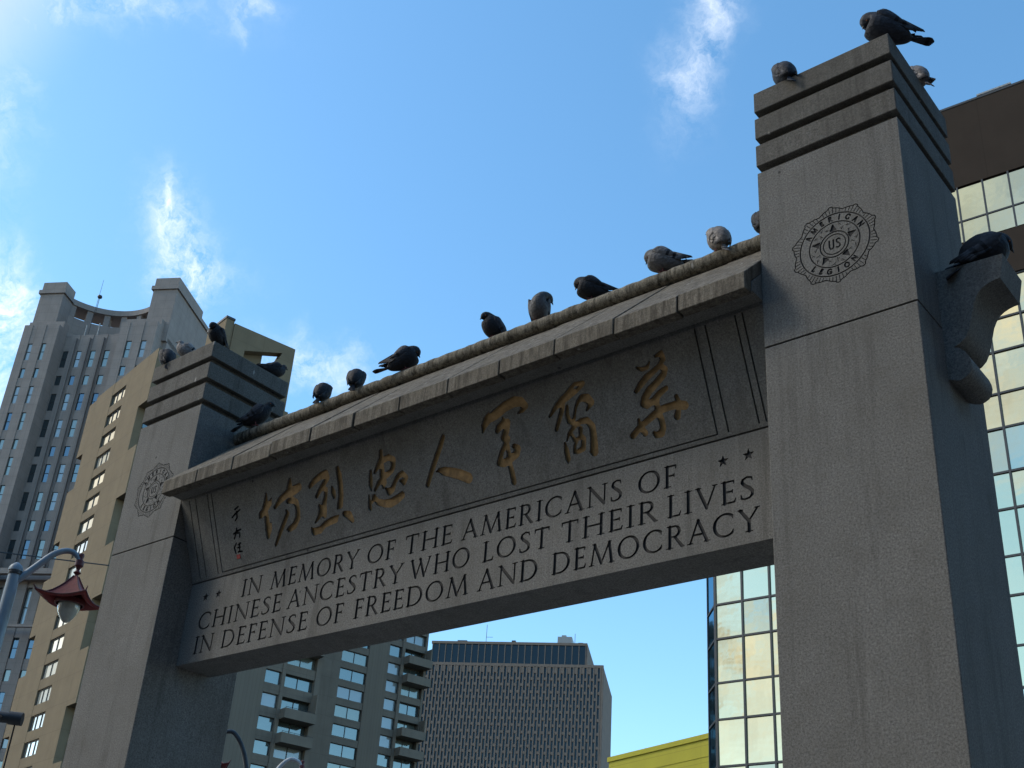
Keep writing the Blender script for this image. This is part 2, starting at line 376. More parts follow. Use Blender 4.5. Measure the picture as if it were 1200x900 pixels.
# ---- Roman capitals, cap height 1: strokes (x, y, half width)
TK, TN, SF = .074, .042, .024
def arc(cx, cy, rx, ry, a0, a1, thick, thin, n=22, tilt=0):
    o = []
    for i in range(n+1):
        a = R(a0+(a1-a0)*i/n); wdt = thin+(thick-thin)*abs(math.cos(a-R(tilt)))**1.6
        o.append((cx+rx*math.cos(a), cy+ry*math.sin(a), wdt))
    return o
def sf(x, y, l=.1, r=.1): return [(x-l, y, SF), (x+r, y, SF)]
def st(x): return [(x, .03, TK), (x, .97, TK)]
b0, t1_ = .022, .978
GL = {
'I': (.30, [st(.15), sf(.15, b0, .14, .14), sf(.15, t1_, .14, .14)]),
'N': (.92, [[(.14, .02, TN), (.14, .97, TN)], [(.12, .96, TK), (.78, .06, TK)], [(.80, .02, TN), (.80, .97, TN)], sf(.14, b0, .12, .12), sf(.08, t1_, .08, .05), sf(.80, t1_, .12, .12)]),
'M': (1.12, [[(.12, .02, TN), (.24, .97, TN)], [(.24, .95, TK), (.55, .06, TK)], [(.55, .04, TN), (.88, .97, TN)], [(.88, .95, TK), (1.0, .03, TK)], sf(.12, b0, .11, .11), sf(1.0, b0, .12, .12), sf(.20, t1_, .07, .04), sf(.90, t1_, .04, .06)]),
'E': (.56, [st(.14), [(.14, .965, TN), (.48, .965, TN), (.49, .84, SF)], [(.14, .52, TN), (.42, .52, TN)], [(.43, .59, SF), (.43, .45, SF)], [(.14, .035, TN), (.50, .035, TN), (.54, .19, SF)], sf(.1, b0, .08, .1), sf(.1, t1_, .08, .1)]),
'F': (.53, [st(.14), [(.14, .965, TN), (.48, .965, TN), (.49, .82, SF)], [(.14, .52, TN), (.41, .52, TN)], [(.42, .60, SF), (.42, .44, SF)], sf(.14, b0, .13, .14), sf(.1, t1_, .08, .1)]),
'O': (.94, [arc(.46, .5, .40, .475, 0, 360, TK, TN, 40, 12)]),
'R': (.72, [st(.14), [(.14, .965, TN), (.32, .965, TN)]+arc(.32, .735, .20, .23, 90, -90, TK, TN, 12)+[(.14, .505, TN)], [(.34, .49, TK*.8), (.62, .05, TK), (.72, .01, SF)], sf(.14, b0, .13, .13), sf(.1, t1_, .08, .1)]),
'Y': (.80, [[(.40, .46, TK), (.40, .03, TK)], [(.08, .96, TK*.95), (.40, .46, TK)], [(.40, .46, TN), (.72, .96, TN)], sf(.08, t1_, .09, .10), sf(.72, t1_, .10, .09), sf(.40, b0, .13, .13)]),
'T': (.74, [st(.37), [(.05, .80, SF), (.06, .965, TN), (.68, .965, TN), (.69, .80, SF)], sf(.37, b0, .13, .13)]),
'H': (.88, [st(.14), st(.74), [(.14, .51, TN), (.74, .51, TN)], sf(.14, b0, .13, .13), sf(.14, t1_, .13, .13), sf(.74, b0, .13, .13), sf(.74, t1_, .13, .13)]),
'A': (.86, [[(.10, .02, TN), (.41, .97, TN)], [(.42, .97, TK), (.76, .03, TK)], [(.22, .36, TN), (.62, .36, TN)], sf(.10, b0, .11, .11), sf(.76, b0, .12, .12)]),
'C': (.84, [arc(.47, .5, .41, .475, 48, 312, TK, TN, 30, 8), [(.745, .87, TN), (.76, .74, SF)], [(.745, .13, TN), (.77, .27, SF)]]),
'S': (.54, [[(.47, .80, SF), (.44, .93, TN), (.27, .975, TN), (.12, .89, TK*.7), (.10, .75, TK*.95), (.20, .62, TK), (.36, .48, TK*1.1), (.46, .34, TK), (.46, .19, TK*.9), (.35, .06, TN), (.18, .03, TN), (.07, .08, TN), (.05, .24, SF)]]),
'W': (1.22, [[(.10, .97, TK), (.38, .05, TK)], [(.38, .04, TN), (.62, .92, TN)], [(.56, .97, TK), (.84, .05, TK)], [(.84, .04, TN), (1.10, .97, TN)], sf(.10, t1_, .10, .10), sf(1.10, t1_, .10, .08), sf(.56, t1_, .08, .06)]),
'L': (.54, [st(.14), [(.14, .035, TN), (.48, .035, TN), (.52, .2, SF)], sf(.1, b0, .08, .1), sf(.14, t1_, .13, .13)]),
'V': (.82, [[(.10, .97, TK), (.42, .05, TK)], [(.42, .04, TN), (.74, .97, TN)], sf(.10, t1_, .11, .11), sf(.74, t1_, .10, .09)]),
'D': (.88, [st(.14), [(.14, .965, TN), (.36, .965, TN)]+arc(.36, .5, .42, .465, 90, -90, TK, TN, 24)+[(.14, .035, TN)], sf(.1, b0, .08, .1), sf(.1, t1_, .08, .1)]),
}
GAP = .13
LET = []
def word(fld, txt, xa, xb, base, hgt):
    tot = sum(GL[c][0] for c in txt)+GAP*(len(txt)-1); kx = (xb-xa)/tot; x = 0
    for c in txt:
        for s_ in GL[c][1]:
            fld.line([(xa+(x+px)*kx, base+py*hgt, pw*hgt) for px, py, pw in s_])
        LET.append((xa+(x-GAP/2)*kx, xa+(x+GL[c][0]+GAP/2)*kx, base, c)); x += GL[c][0]+GAP
def star(cx, cy, r, rot=90):
    o = []
    for k in range(10):
        rr = r if k % 2 == 0 else r*.40; a = R(rot+36*k); o.append((cx+rr*math.cos(a), cy+rr*math.sin(a)))
    return o

# ---------------------------------------------------------------- the memorial arch
# x runs along the arch (right pillar 0..1, left pillar -7.15..-6.15), front face at y = 0, z up
ZJ = 5.7715; LA = -6.1496; W1 = 1.0; DP = 1.008
ZT, Z1B, Z2B, Z3B = ZJ+2.1647, ZJ+1.984, ZJ+1.7363, ZJ+1.4867
arch = empty('memorial_arch', (0, 0, 0), 0, 'grey granite memorial arch with two banded pillars, tiled ridge and a carved inscription beam', 'arch')

def emblem_field():
    F_ = Field(-.36, .36, -.36, .36, .002); r0 = .268
    def ring(r, hw):
        X, Y = np.meshgrid(F_.X, F_.Y); F_.F = np.minimum(F_.F, np.abs(np.hypot(X, Y)-r)-hw)
    ring(.236, .0046); ring(.171, .0042); ring(.097, .0046); ring(.075, .0038)
    # scalloped outer edge with rays
    NL = 10; pts = []
    for k in range(0, 361, 2):
        ph = (k*NL/360.) % 1; lob = abs(math.sin(math.pi*ph))
        rr = .262+.024*lob+(.012 if ph > .42 and ph < .58 else 0)
        pts.append((rr*math.cos(R(k+74)), rr*math.sin(R(k+74))))
    F_.line([(x, y, .0036) for x, y in pts])
    for k in range(0, 360, 5):
        ph = (k*NL/360.) % 1
        if ph < .08 or ph > .92: continue
        a = R(k+74); F_.cap((.246*math.cos(a), .246*math.sin(a)), ((.262+.024*math.sin(math.pi*ph))*math.cos(a), (.262+.024*math.sin(math.pi*ph))*math.sin(a)), .0026, .0026)
    for k in range(5):
        a = R(91+72*k); F_.poly([(.162*math.cos(a), .162*math.sin(a)), (.108*math.cos(a+.24), .108*math.sin(a+.24)), (.103*math.cos(a), .103*math.sin(a)), (.108*math.cos(a-.24), .108*math.sin(a-.24))])
        # wreath leaves between the star points
        for j in range(4):
            b = a+R(17+j*12.5); rr = .137+(.016 if j % 2 else -.012)
            lf = [(rr+.014*math.cos(t))*1 for t in (0,)]
            c = (rr*math.cos(b), rr*math.sin(b)); d = (math.cos(b+1.1+j), math.sin(b+1.1+j))
            F_.cap((c[0]-d[0]*.014, c[1]-d[1]*.014), (c[0]+d[0]*.014, c[1]+d[1]*.014), .0018, .0028)
            F_.cap((c[0]+d[1]*.006, c[1]-d[0]*.006), (c[0]+d[0]*.012+d[1]*.012, c[1]+d[1]*.012-d[0]*.012), .0016, .0016)
    def ltr(ch, ang, flip, r, hgt, kx=.98, wd=.0058):
        adv, ss = GL[ch]
        for s_ in ss:
            if max(p[2] for p in s_) <= SF+1e-6: continue
            o = []
            for x, y, _ in s_:
                u = (x-adv/2)*hgt*kx; v = (y-.5)*hgt
                if flip: rr = r-v; a = R(ang)+u/r
                else: rr = r+v; a = R(ang)-u/r
                o.append((rr*math.cos(a), rr*math.sin(a), wd))
            F_.line(o)
    for i, ch in enumerate('AMERICAN'):
        ltr(ch, 147-i*17.5, False, .204, .037)
    GL['G'] = (.86, [arc(.47, .5, .41, .475, 48, 330, TK, TN, 30, 8), [(.80, .06, TK), (.80, .42, TK)], [(.5, .44, TN), (.80, .44, TN)]])
    for i, ch in enumerate('LEGION'):
        ltr(ch, -137+i*17.0, True, .202, .037)
    # U S in the middle
    F_.line([(-.034, .036, .0058), (-.034, -.012, .0058), (-.026, -.030, .0058), (-.012, -.030, .0058), (-.006, -.012, .0058), (-.006, .036, .0058)])
    F_.line([(.040, .026, .0054), (.030, .036, .0054), (.016, .030, .0054), (.016, .014, .0054), (.036, -.006, .0054), (.038, -.022, .0054), (.026, -.033, .0054), (.012, -.026, .0054)])
    del GL['G']
    return F_
EMF = emblem_field()
def make_pillar(x0, side):
    """side = +1 right pillar (bracket on its right), -1 left pillar"""
    p = link('pillar', None, arch); x1 = x0+W1
    m = MB(); m.box(x0, x1, 0, DP, 0, ZJ-.006)
    bevel(m.build('lower_shaft', M_ST, p), .006)
    m = MB(); m.box(x0+.012, x1-.012, .012, DP-.012, ZJ-.006, ZJ+.006); m.build('shaft_joint', M_JOINT, p)
    # upper shaft: the front is a skin with the emblem cut through it
    cx, cz = (x0+.515, ZJ+.607) if side > 0 else (x0+.49, ZJ+.602)
    S = .36; za, zb = ZJ+.006, Z3B-.062
    d = .007
    def to3(u, v, dd): return (cx+u, dd, cz+v)
    fv, face, pk = carve(EMF, to3, d, .0005)
    m = MB(); m.add(fv, face)
    X = [x0, cx-S, cx+S, x1]; Z = [za, cz-S, cz+S, zb]
    for i in range(3):
        for j in range(3):
            if i == 1 and j == 1: continue
            m.add([(X[i], 0, Z[j]), (X[i+1], 0, Z[j]), (X[i+1], 0, Z[j+1]), (X[i], 0, Z[j+1])], [(0, 1, 2, 3)])
    m.add([(x0,0,za),(x1,0,za),(x1,DP,za),(x0,DP,za),(x0,0,zb),(x1,0,zb),(x1,DP,zb),(x0,DP,zb)], [(0,3,2,1),(4,5,6,7),(1,2,6,5),(2,3,7,6),(3,0,4,7)])
    m.build('upper_shaft', M_ST, p)
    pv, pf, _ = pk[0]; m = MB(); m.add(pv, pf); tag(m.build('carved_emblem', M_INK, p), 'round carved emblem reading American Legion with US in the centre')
    # bands with recessed grooves between them
    g = .05
    m = MB(); m.box(x0+g, x1-g, g, DP-g, zb-.004, ZT-.08); m.build('band_core', M_CAP, p)
    zg = .064
    for za_, zb_ in ((Z1B, ZT), (Z2B, Z1B-zg), (Z3B, Z2B-zg)):
        m = MB(); m.box(x0-.006, x1+.006, -.006, DP+.006, za_, zb_); bevel(m.build('cap_band', M_CAP, p), .007)
    # scrolled bracket
    poly = [(-.02,6.19),(.41,6.17),(.376,6.005),(.345,6.003),(.314,5.996),(.28,5.982),(.248,5.96),(.225,5.926),(.206,5.887),(.19,5.83),(.172,5.768),(.155,5.71),(.132,5.667),(.10,5.637),(.052,5.620),
            (.085,5.604),(.112,5.575),(.13,5.54),(.142,5.50),(.145,5.465),(.136,5.43),(.118,5.405),(.09,5.39),(.06,5.385),(.03,5.395),(-.02,5.42)]
    bx = x1 if side > 0 else x0
    pl = [(bx+side*a, b) for a, b in poly]
    if side > 0: pl = pl[::-1]
    m = MB(); m.prism(pl, .378, .725, 'y'); m.build('scroll_bracket', M_ST, p, smooth=True)
    return p
make_pillar(0.0, 1); make_pillar(LA-W1, -1)

# lintel beam with the three carved lines
YB0, YB1 = .308, .703; ZB0, ZB1 = ZJ-1.174, ZJ-.392
fb_ = Field(LA+.005, LA+.005+6.140, -1.172, -.394, .0045)
LINES = [(-.643, [('IN',-5.375,-5.105),('MEMORY',-4.985,-3.890),('OF',-3.790,-3.475),('THE',-3.370,-2.860),('AMERICANS',-2.765,-1.285),('OF',-1.155,-.845)]),
         (-.869, [('CHINESE',-5.930,-4.790),('ANCESTRY',-4.715,-3.355),('WHO',-3.285,-2.660),('LOST',-2.535,-1.905),('THEIR',-1.810,-.995),('LIVES',-.920,-.268)]),
         (-1.094, [('IN',-5.930,-5.655),('DEFENSE',-5.540,-4.415),('OF',-4.310,-3.990),('FREEDOM',-3.865,-2.650),('AND',-2.560,-1.995),('DEMOCRACY',-1.875,-.238)])]
for base, ws in LINES:
    for t_, xa, xb in ws: word(fb_, t_, xa, xb, base, .163)
for sx in (-5.896, -5.711, -.491, -.304): fb_.poly(star(sx, -.552, .047))
def to3b(u, v, d): return (u, YB0+d, ZJ+v)
def letkey(x, y):
    if y > -.60 and (x < -5.6 or x > -.7): return ('star', round(x/.11))
    for i, (a, b, base, c) in enumerate(LET):
        if base-.03 < y < base+.195 and a <= x <= b: return ('l', i)
    return ('l', min(range(len(LET)), key=lambda i: abs(LET[i][2]+.08-y)*9+abs((LET[i][0]+LET[i][1])/2-x)))
fv, face, pk = carve(fb_, to3b, .012, .0007, letkey)
beam = link('inscription_beam', None, arch)
m = MB(); m.add(fv, face)
xa, xb = fb_.x0, fb_.x1; za, zb = ZJ+fb_.y0, ZJ+fb_.y1
m.add([(xa,YB0,za),(xb,YB0,za),(xb,YB1,za),(xa,YB1,za),(xa,YB0,zb),(xb,YB0,zb),(xb,YB1,zb),(xa,YB1,zb)], [(0,3,2,1),(4,5,6,7),(1,2,6,5),(2,3,7,6),(3,0,4,7)])
m.build('beam_stone', M_ST, beam)
for key in sorted(pk, key=str):
    pv, pf, _ = pk[key]; m = MB(); m.add(pv, pf)
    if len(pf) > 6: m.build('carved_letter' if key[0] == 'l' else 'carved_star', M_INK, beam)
m = MB(); m.box(LA+.004, -.004, YB0+.022, YB1-.02, ZB1+.0, ZJ-.378); m.build('beam_joint', M_JOINT, beam)

# upper panel: slants forward under the eave
PA = Vector((0, .308, ZJ-.380)); PB = Vector((0, .005, ZJ+.338)); PTv = (PB-PA).normalized(); PL = (PB-PA).length
PN = Vector((0, PTv.z, -PTv.y))   # into the stone
fp = Field(LA+.005, LA+.005+6.140, 0.002, .002+.777, .0045)
GLY = {"hua":[[[-0.8545,0.6811,0.0116],[-0.8107,0.6869,0.0193],[-0.8042,0.6436,0.0193],[-0.838,0.6083,0.0174],[-0.8861,0.5845,0.0194],[-0.962,0.5533,0.0234],[-1.0183,0.5161,0.0216],[-1.061,0.4824,0.0157]],[[-1.0187,0.6418,0.0079],[-0.9807,0.6194,0.0137],[-0.937,0.6219,0.0137],[-0.9125,0.6527,0.0078]],[[-0.838,0.6083,0.0174],[-0.8052,0.5687,0.0211],[-0.8255,0.537,0.0231],[-0.8904,0.4953,0.0232],[-0.9582,0.4615,0.0253],[-1.0022,0.4208,0.0254],[-1.0245,0.3815,0.0234],[-0.9979,0.3668,0.0234],[-0.943,0.382,0.0213],[-0.8834,0.4183,0.0212],[-0.8276,0.4402,0.0173]],[[-0.9067,0.4097,0.0193],[-0.9241,0.3544,0.0193],[-0.9216,0.2939,0.0212],[-0.9112,0.2315,0.0211],[-0.9111,0.1793,0.0211],[-0.9313,0.1474,0.023],[-0.9746,0.1434,0.0193],[-0.9872,0.1615,0.0135]],[[-1.1578,0.1859,0.0217],[-1.1116,0.2157,0.0216],[-1.0526,0.2457,0.0195],[-0.9763,0.2784,0.0233],[-0.9103,0.3058,0.0231],[-0.842,0.3099,0.0229],[-0.7674,0.3085,0.0247],[-0.7148,0.2869,0.0264]],[[-1.0865,0.2847,0.0098],[-1.0861,0.2318,0.0196],[-1.0597,0.1799,0.0214]],[[-0.7627,0.3627,0.0152],[-0.7555,0.3237,0.0171],[-0.7688,0.2681,0.0189],[-0.7866,0.2285,0.0228]]],"yi":[[[-1.4784,0.6603,0.0165],[-1.5588,0.675,0.0125],[-1.5948,0.6416,0.0209],[-1.6319,0.6043,0.0293],[-1.6941,0.5816,0.0253],[-1.7603,0.5438,0.0169],[-1.8142,0.4983,0.0106]],[[-1.4793,0.6566,0.0165],[-1.5438,0.6196,0.015],[-1.6124,0.6069,0.0251]],[[-1.678,0.5693,0.0168],[-1.701,0.5121,0.0189],[-1.7392,0.4509,0.0169],[-1.7775,0.3895,0.0148]],[[-1.6494,0.53,0.0126],[-1.6634,0.4705,0.0167],[-1.6562,0.4214,0.0188],[-1.6287,0.3985,0.0187],[-1.605,0.4394,0.0125],[-1.5823,0.4962,0.0104],[-1.5481,0.5421,0.0145],[-1.5115,0.5596,0.0227],[-1.4689,0.544,0.0288],[-1.4413,0.5053,0.0246],[-1.4889,0.4596,0.0082]],[[-1.7072,0.285,0.0042],[-1.6772,0.3324,0.0125],[-1.6207,0.3729,0.0166],[-1.5594,0.3962,0.0186],[-1.5054,0.3899,0.0205],[-1.4726,0.3348,0.0245],[-1.4752,0.2657,0.0245],[-1.4882,0.1917,0.0285],[-1.4968,0.1553,0.0306]],[[-1.4968,0.1553,0.0245],[-1.5322,0.1601,0.0061]],[[-1.7285,0.2746,0.0084],[-1.7274,0.2194,0.0188],[-1.728,0.1569,0.0209],[-1.735,0.1272,0.0063]],[[-1.6595,0.3279,0.0125],[-1.6434,0.2769,0.0145]],[[-1.5716,0.3446,0.0165],[-1.582,0.3005,0.0145],[-1.5627,0.2645,0.0185],[-1.5827,0.1995,0.0206],[-1.6273,0.1871,0.0165],[-1.6643,0.1883,0.0104],[-1.6495,0.2315,0.0124],[-1.6153,0.2777,0.0124],[-1.5767,0.2836,0.0165]]],"jun":[[[-2.4532,0.5345,0.0054],[-2.4257,0.5855,0.0249],[-2.3754,0.6222,0.027],[-2.298,0.6432,0.0358],[-2.2081,0.6769,0.0355],[-2.1132,0.6923,0.0352],[-2.0471,0.6744,0.0306],[-2.0167,0.6337,0.0261],[-2.0473,0.6094,0.0175],[-2.0903,0.5965,0.0066]],[[-2.3627,0.6768,0.0068],[-2.3982,0.6364,0.0203],[-2.4257,0.5855,0.0226]],[[-2.2406,0.6034,0.0067],[-2.2351,0.5609,0.0266],[-2.2924,0.5347,0.0245],[-2.3124,0.5151,0.0179]],[[-2.2063,0.5534,0.0265],[-2.2303,0.4942,0.0266],[-2.2622,0.4451,0.0266],[-2.2351,0.4301,0.0265],[-2.2519,0.4017,0.0221]],[[-2.2519,0.4017,0.0199],[-2.3049,0.3494,0.0178],[-2.3489,0.2703,0.0222],[-2.3054,0.2599,0.0266],[-2.2405,0.2769,0.0264],[-2.1744,0.3014,0.0263],[-2.1559,0.3374,0.0263],[-2.1847,0.3647,0.0176]],[[-2.2453,0.4082,0.0199],[-2.2441,0.3265,0.0176],[-2.2525,0.2473,0.0198],[-2.2465,0.165,0.022],[-2.2464,0.1005,0.0219]]],"ren":[[[-2.8468,0.6012,0.0188],[-2.8896,0.5376,0.0223],[-2.9467,0.4649,0.0224],[-3.0171,0.3702,0.0207],[-3.0854,0.2682,0.0191]],[[-2.973,0.3506,0.0041],[-2.9404,0.3523,0.0171],[-2.9036,0.3375,0.029],[-2.8156,0.3048,0.0338],[-2.7375,0.2684,0.0369],[-2.6689,0.2284,0.0366]]],"zhong":[[[-3.5222,0.6478,0.0194],[-3.534,0.596,0.0193],[-3.556,0.5603,0.0232],[-3.5972,0.5223,0.0194],[-3.6326,0.4895,0.0078]],[[-3.537,0.5831,0.0193],[-3.5385,0.5153,0.0232],[-3.5489,0.4497,0.027],[-3.5475,0.395,0.0308],[-3.5577,0.3499,0.0116]],[[-3.5063,0.5757,0.0231],[-3.4496,0.5825,0.023],[-3.402,0.5508,0.0229],[-3.4137,0.4995,0.0229],[-3.4398,0.465,0.0191],[-3.4891,0.4494,0.023],[-3.5386,0.4337,0.0231],[-3.6017,0.4005,0.0194],[-3.6548,0.3512,0.0117]],[[-3.669,0.5151,0.0137],[-3.6815,0.4597,0.0195],[-3.6948,0.4012,0.0195],[-3.6963,0.3536,0.0059]],[[-3.533,0.3376,0.0096],[-3.5039,0.3041,0.0268],[-3.4648,0.3156,0.0229],[-3.4257,0.3673,0.019],[-3.3796,0.4106,0.019],[-3.3332,0.4166,0.0227],[-3.2971,0.3782,0.0207],[-3.3314,0.3459,0.0226],[-3.3634,0.3632,0.0114]],[[-3.7305,0.327,0.0039],[-3.7378,0.274,0.0137],[-3.7407,0.2201,0.0195],[-3.7406,0.1996,0.0078]],[[-3.7125,0.2617,0.0117],[-3.6754,0.3013,0.0194],[-3.6459,0.2473,0.0232],[-3.5864,0.2242,0.0269],[-3.507,0.2105,0.0306],[-3.4305,0.2274,0.0304],[-3.3718,0.248,0.0264],[-3.3617,0.2725,0.0076]]],"lie":[[[-4.3995,0.5526,0.0186],[-4.3413,0.5833,0.0255],[-4.2558,0.6115,0.0277],[-4.1884,0.6117,0.0321],[-4.1739,0.5768,0.0229],[-4.2283,0.5339,0.023],[-4.2953,0.4856,0.0207],[-4.3378,0.4474,0.0162]],[[-4.2581,0.501,0.0184],[-4.2118,0.4828,0.0206],[-4.2306,0.4239,0.0183],[-4.2601,0.3672,0.0252],[-4.2756,0.3233,0.0321],[-4.2804,0.2771,0.0275]],[[-4.3224,0.3649,0.0138],[-4.2987,0.3203,0.0321],[-4.3427,0.2744,0.0184],[-4.4032,0.2317,0.0069]],[[-4.1379,0.4898,0.0091],[-4.1322,0.4414,0.025],[-4.1301,0.4018,0.0181]],[[-4.0404,0.6285,0.0181],[-4.0322,0.5677,0.0271],[-4.0367,0.4749,0.027],[-4.0516,0.3845,0.027],[-4.0772,0.32,0.0293],[-4.11,0.2958,0.009]],[[-4.4568,0.1952,0.0093],[-4.4364,0.1595,0.0278],[-4.3573,0.1593,0.0253],[-4.2936,0.1935,0.0229],[-4.2125,0.2081,0.0273],[-4.1564,0.2121,0.0271],[-4.1129,0.2341,0.0068]],[[-4.0419,0.2347,0.0224],[-3.9935,0.2091,0.0335],[-3.9658,0.1648,0.0222]]],"fang":[[[-4.9623,0.6059,0.0139],[-4.9763,0.5427,0.0208],[-5.0044,0.4943,0.0278],[-4.9955,0.4301,0.0254],[-5.001,0.3537,0.0277],[-4.9976,0.291,0.0369],[-5.0162,0.2329,0.0207]],[[-4.8985,0.5569,0.0069],[-4.9302,0.5172,0.023],[-4.9967,0.477,0.0278],[-5.0619,0.4441,0.0279],[-5.0843,0.4215,0.014]],[[-4.9516,0.3435,0.0069],[-4.9669,0.3003,0.0184]],[[-4.6328,0.6597,0.018],[-4.6495,0.6097,0.0271],[-4.6683,0.5755,0.0271]],[[-4.5351,0.5763,0.0313],[-4.6047,0.5613,0.0359],[-4.6961,0.551,0.0317],[-4.7933,0.5184,0.0273],[-4.873,0.4662,0.016]],[[-4.7001,0.4828,0.0181],[-4.6438,0.4858,0.027],[-4.5958,0.4525,0.0269],[-4.5894,0.3827,0.0246],[-4.604,0.3175,0.0268],[-4.6607,0.2609,0.0269],[-4.7317,0.2411,0.0225],[-4.7592,0.2428,0.009]],[[-4.7341,0.4058,0.0136],[-4.7229,0.3805,0.0203],[-4.782,0.3163,0.0204],[-4.8571,0.2319,0.0205],[-4.9341,0.1398,0.0137]]],"sig":[[[-5.4021,0.5607,0.0051],[-5.3501,0.5779,0.0068]],[[-5.4537,0.4972,0.0068],[-5.4,0.5214,0.0085],[-5.3305,0.5455,0.0068]],[[-5.3802,0.5384,0.0077],[-5.387,0.4833,0.0085],[-5.4134,0.4606,0.006]],[[-5.4658,0.3442,0.0051],[-5.4137,0.3619,0.0076],[-5.3589,0.3684,0.0068]],[[-5.4128,0.3899,0.0059],[-5.4269,0.3505,0.0068],[-5.4644,0.3016,0.0077]],[[-5.4232,0.3427,0.0051],[-5.3808,0.3413,0.0068],[-5.389,0.3043,0.0076]],[[-5.4476,0.2561,0.0059],[-5.4822,0.2207,0.0085],[-5.472,0.1695,0.0076]],[[-5.425,0.2377,0.0051],[-5.3855,0.2475,0.0059]],[[-5.4016,0.2471,0.0068],[-5.4163,0.18,0.0068]],[[-5.4411,0.2127,0.0051],[-5.3987,0.2116,0.0051]],[[-5.439,0.1738,0.0059],[-5.3814,0.1698,0.0076]]]}
for k_, ss in GLY.items():
    for s_ in ss: fp.line([(x, y, max(r_*1.22, .0075)) for x, y, r_ in s_])
for gx in (-6.02, -5.93, -5.755, -5.695, -.520, -.437, -.212, -.158):
    fp.line([(gx, .034, .0065), (gx, .80, .0065)])
fp.line([(-5.69, .034, .005), (-.52, .034, .005)])
GX = {'fang': (-5.15, -4.50), 'lie': (-4.50, -3.88), 'zhong': (-3.83, -3.22), 'ren': (-3.18, -2.60), 'jun': (-2.50, -1.95), 'yi': (-1.88, -1.38), 'hua': (-1.25, -.62)}
def spl(x, y):
    if y < .05 and not (-5.3 < x < -.7 and y > .06): return 'line'
    for k_, (a, b) in GX.items():
        if a < x < b: return k_
    return 'sig' if -5.52 < x < -5.28 else 'line'
def to3p(u, v, d): q = PA+PTv*v+PN*d; return (u, q.y, q.z)
fv, face, pk = carve(fp, to3p, .019, .0007, spl)
upper = link('upper_panel', None, arch)
m = MB(); m.add(fv, face)
yb_front = PB.y; zt = ZJ+.338
prof = [(.308, ZJ-.378), (PB.y, PB.z), (PB.y, zt+.10), (1.0, zt+.10), (1.0, PB.z), (.703, ZJ-.378)]
n = len(prof); vs = [(LA+.004, a, b) for a, b in prof]+[(-.004, a, b) for a, b in prof]
fs = [tuple(range(n)), tuple(range(2*n-1, n-1, -1))]+[(i, i+n, (i+1) % n+n, (i+1) % n) for i in range(1, n)]
m.add(vs, fs); m.build('panel_stone', M_ST, upper)
NMS = {'fang': 'leftmost gold carved calligraphy character', 'hua': 'rightmost gold carved calligraphy character'}
for k_ in pk:
    pv, pf, nf = pk[k_]; m = MB(); m.add(pv, pf[:nf]); m.mi = 1; m.add(pv, pf[nf:])
    if k_ in GX: tag(m.build('carved_character', [M_GOLD, M_ST], upper), NMS.get(k_))
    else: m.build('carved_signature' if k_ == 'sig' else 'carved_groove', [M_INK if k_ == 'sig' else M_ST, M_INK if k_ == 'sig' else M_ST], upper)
m = MB()
q = [PA+PTv*t+PN*(-.002) for t in (.113, .150)]; q2 = [a-PN*.004 for a in q]
m.add([(-5.462, q[0].y, q[0].z), (-5.415, q[0].y, q[0].z), (-5.415, q[1].y, q[1].z), (-5.462, q[1].y, q[1].z), (-5.462, q2[0].y, q2[0].z), (-5.415, q2[0].y, q2[0].z), (-5.415, q2[1].y, q2[1].z), (-5.462, q2[1].y, q2[1].z)],
      [(0,3,2,1),(4,5,6,7),(0,1,5,4),(1,2,6,5),(2,3,7,6),(3,0,4,7)])
m.build('red_seal', M_RED, upper)

# roof: soffit, two rows of slabs and the ridge roll
roof = link('roof', None, arch)
YC = .505; EY = -.2298; EZ0, EZ1 = ZJ+.340, ZJ+.469
m = MB()
m.prism([(-.135, EZ0+.028), (2*YC+.135, EZ0+.028), (2*YC+.135, EZ0+.10), (YC, ZJ+1.10), (-.135, EZ0+.10)][::-1], LA+.004, -.004, 'x')
m.build('soffit', M_ST, roof)
NT = 12; PITCH = -LA/NT
slope = ((ZJ+1.185)-EZ1)/(YC-EY)
rs = random.Random(3)
for side in (1, -1):
    for k in range(NT):
        a = LA+.004+k*PITCH+.004; b = LA+(k+1)*PITCH-.004-(.004 if k == NT-1 else 0)
        j = rs.uniform(-.006, .006); jz = rs.uniform(-.006, .006)
        pr = [(EY+j, EZ0+jz), (EY+j, EZ1+jz), (YC-.02, ZJ+1.165+jz), (YC-.02, ZJ+1.04), (-.135, EZ0+.108), (-.135, EZ0+jz+.002)]
        if side < 0: pr = [(2*YC-y, z) for y, z in pr][::-1]
        m = MB(); m.prism(pr, a, b, 'x'); bevel(m.build('roof_slab', M_SLAB, roof), .004, 1)
m = MB(); pts = [(LA+.003+i*(-LA-.006)/120, YC, ZJ+1.243+.003*math.sin(i*1.7)) for i in range(121)]
m.tube(pts, [.066+.0016*math.sin(i*2.3)+(-.006 if i % 20 == 0 and 0 < i < 120 else 0) for i in range(121)], 24); m.build('ridge_roll', M_ROLL, roof, smooth=True)

# ---------------------------------------------------------------- ground
M_ASPH = simple('asphalt', (.05, .05, .052), .9, var=.3, sc_=3)
M_PAVE = simple('pavement_concrete', (.22, .21, .195), .9, var=.2, sc_=2)
m = MB(); m.box(-1500, 1500, -1500, 1500, -.5, 0); tag(m.build('ground', M_ASPH), kind='structure')
m = MB(); m.box(-11.5, 5.5, -3.2, 5.0, .004, .14); tag(bevel(m.build('pavement', M_PAVE), .02), kind='structure')

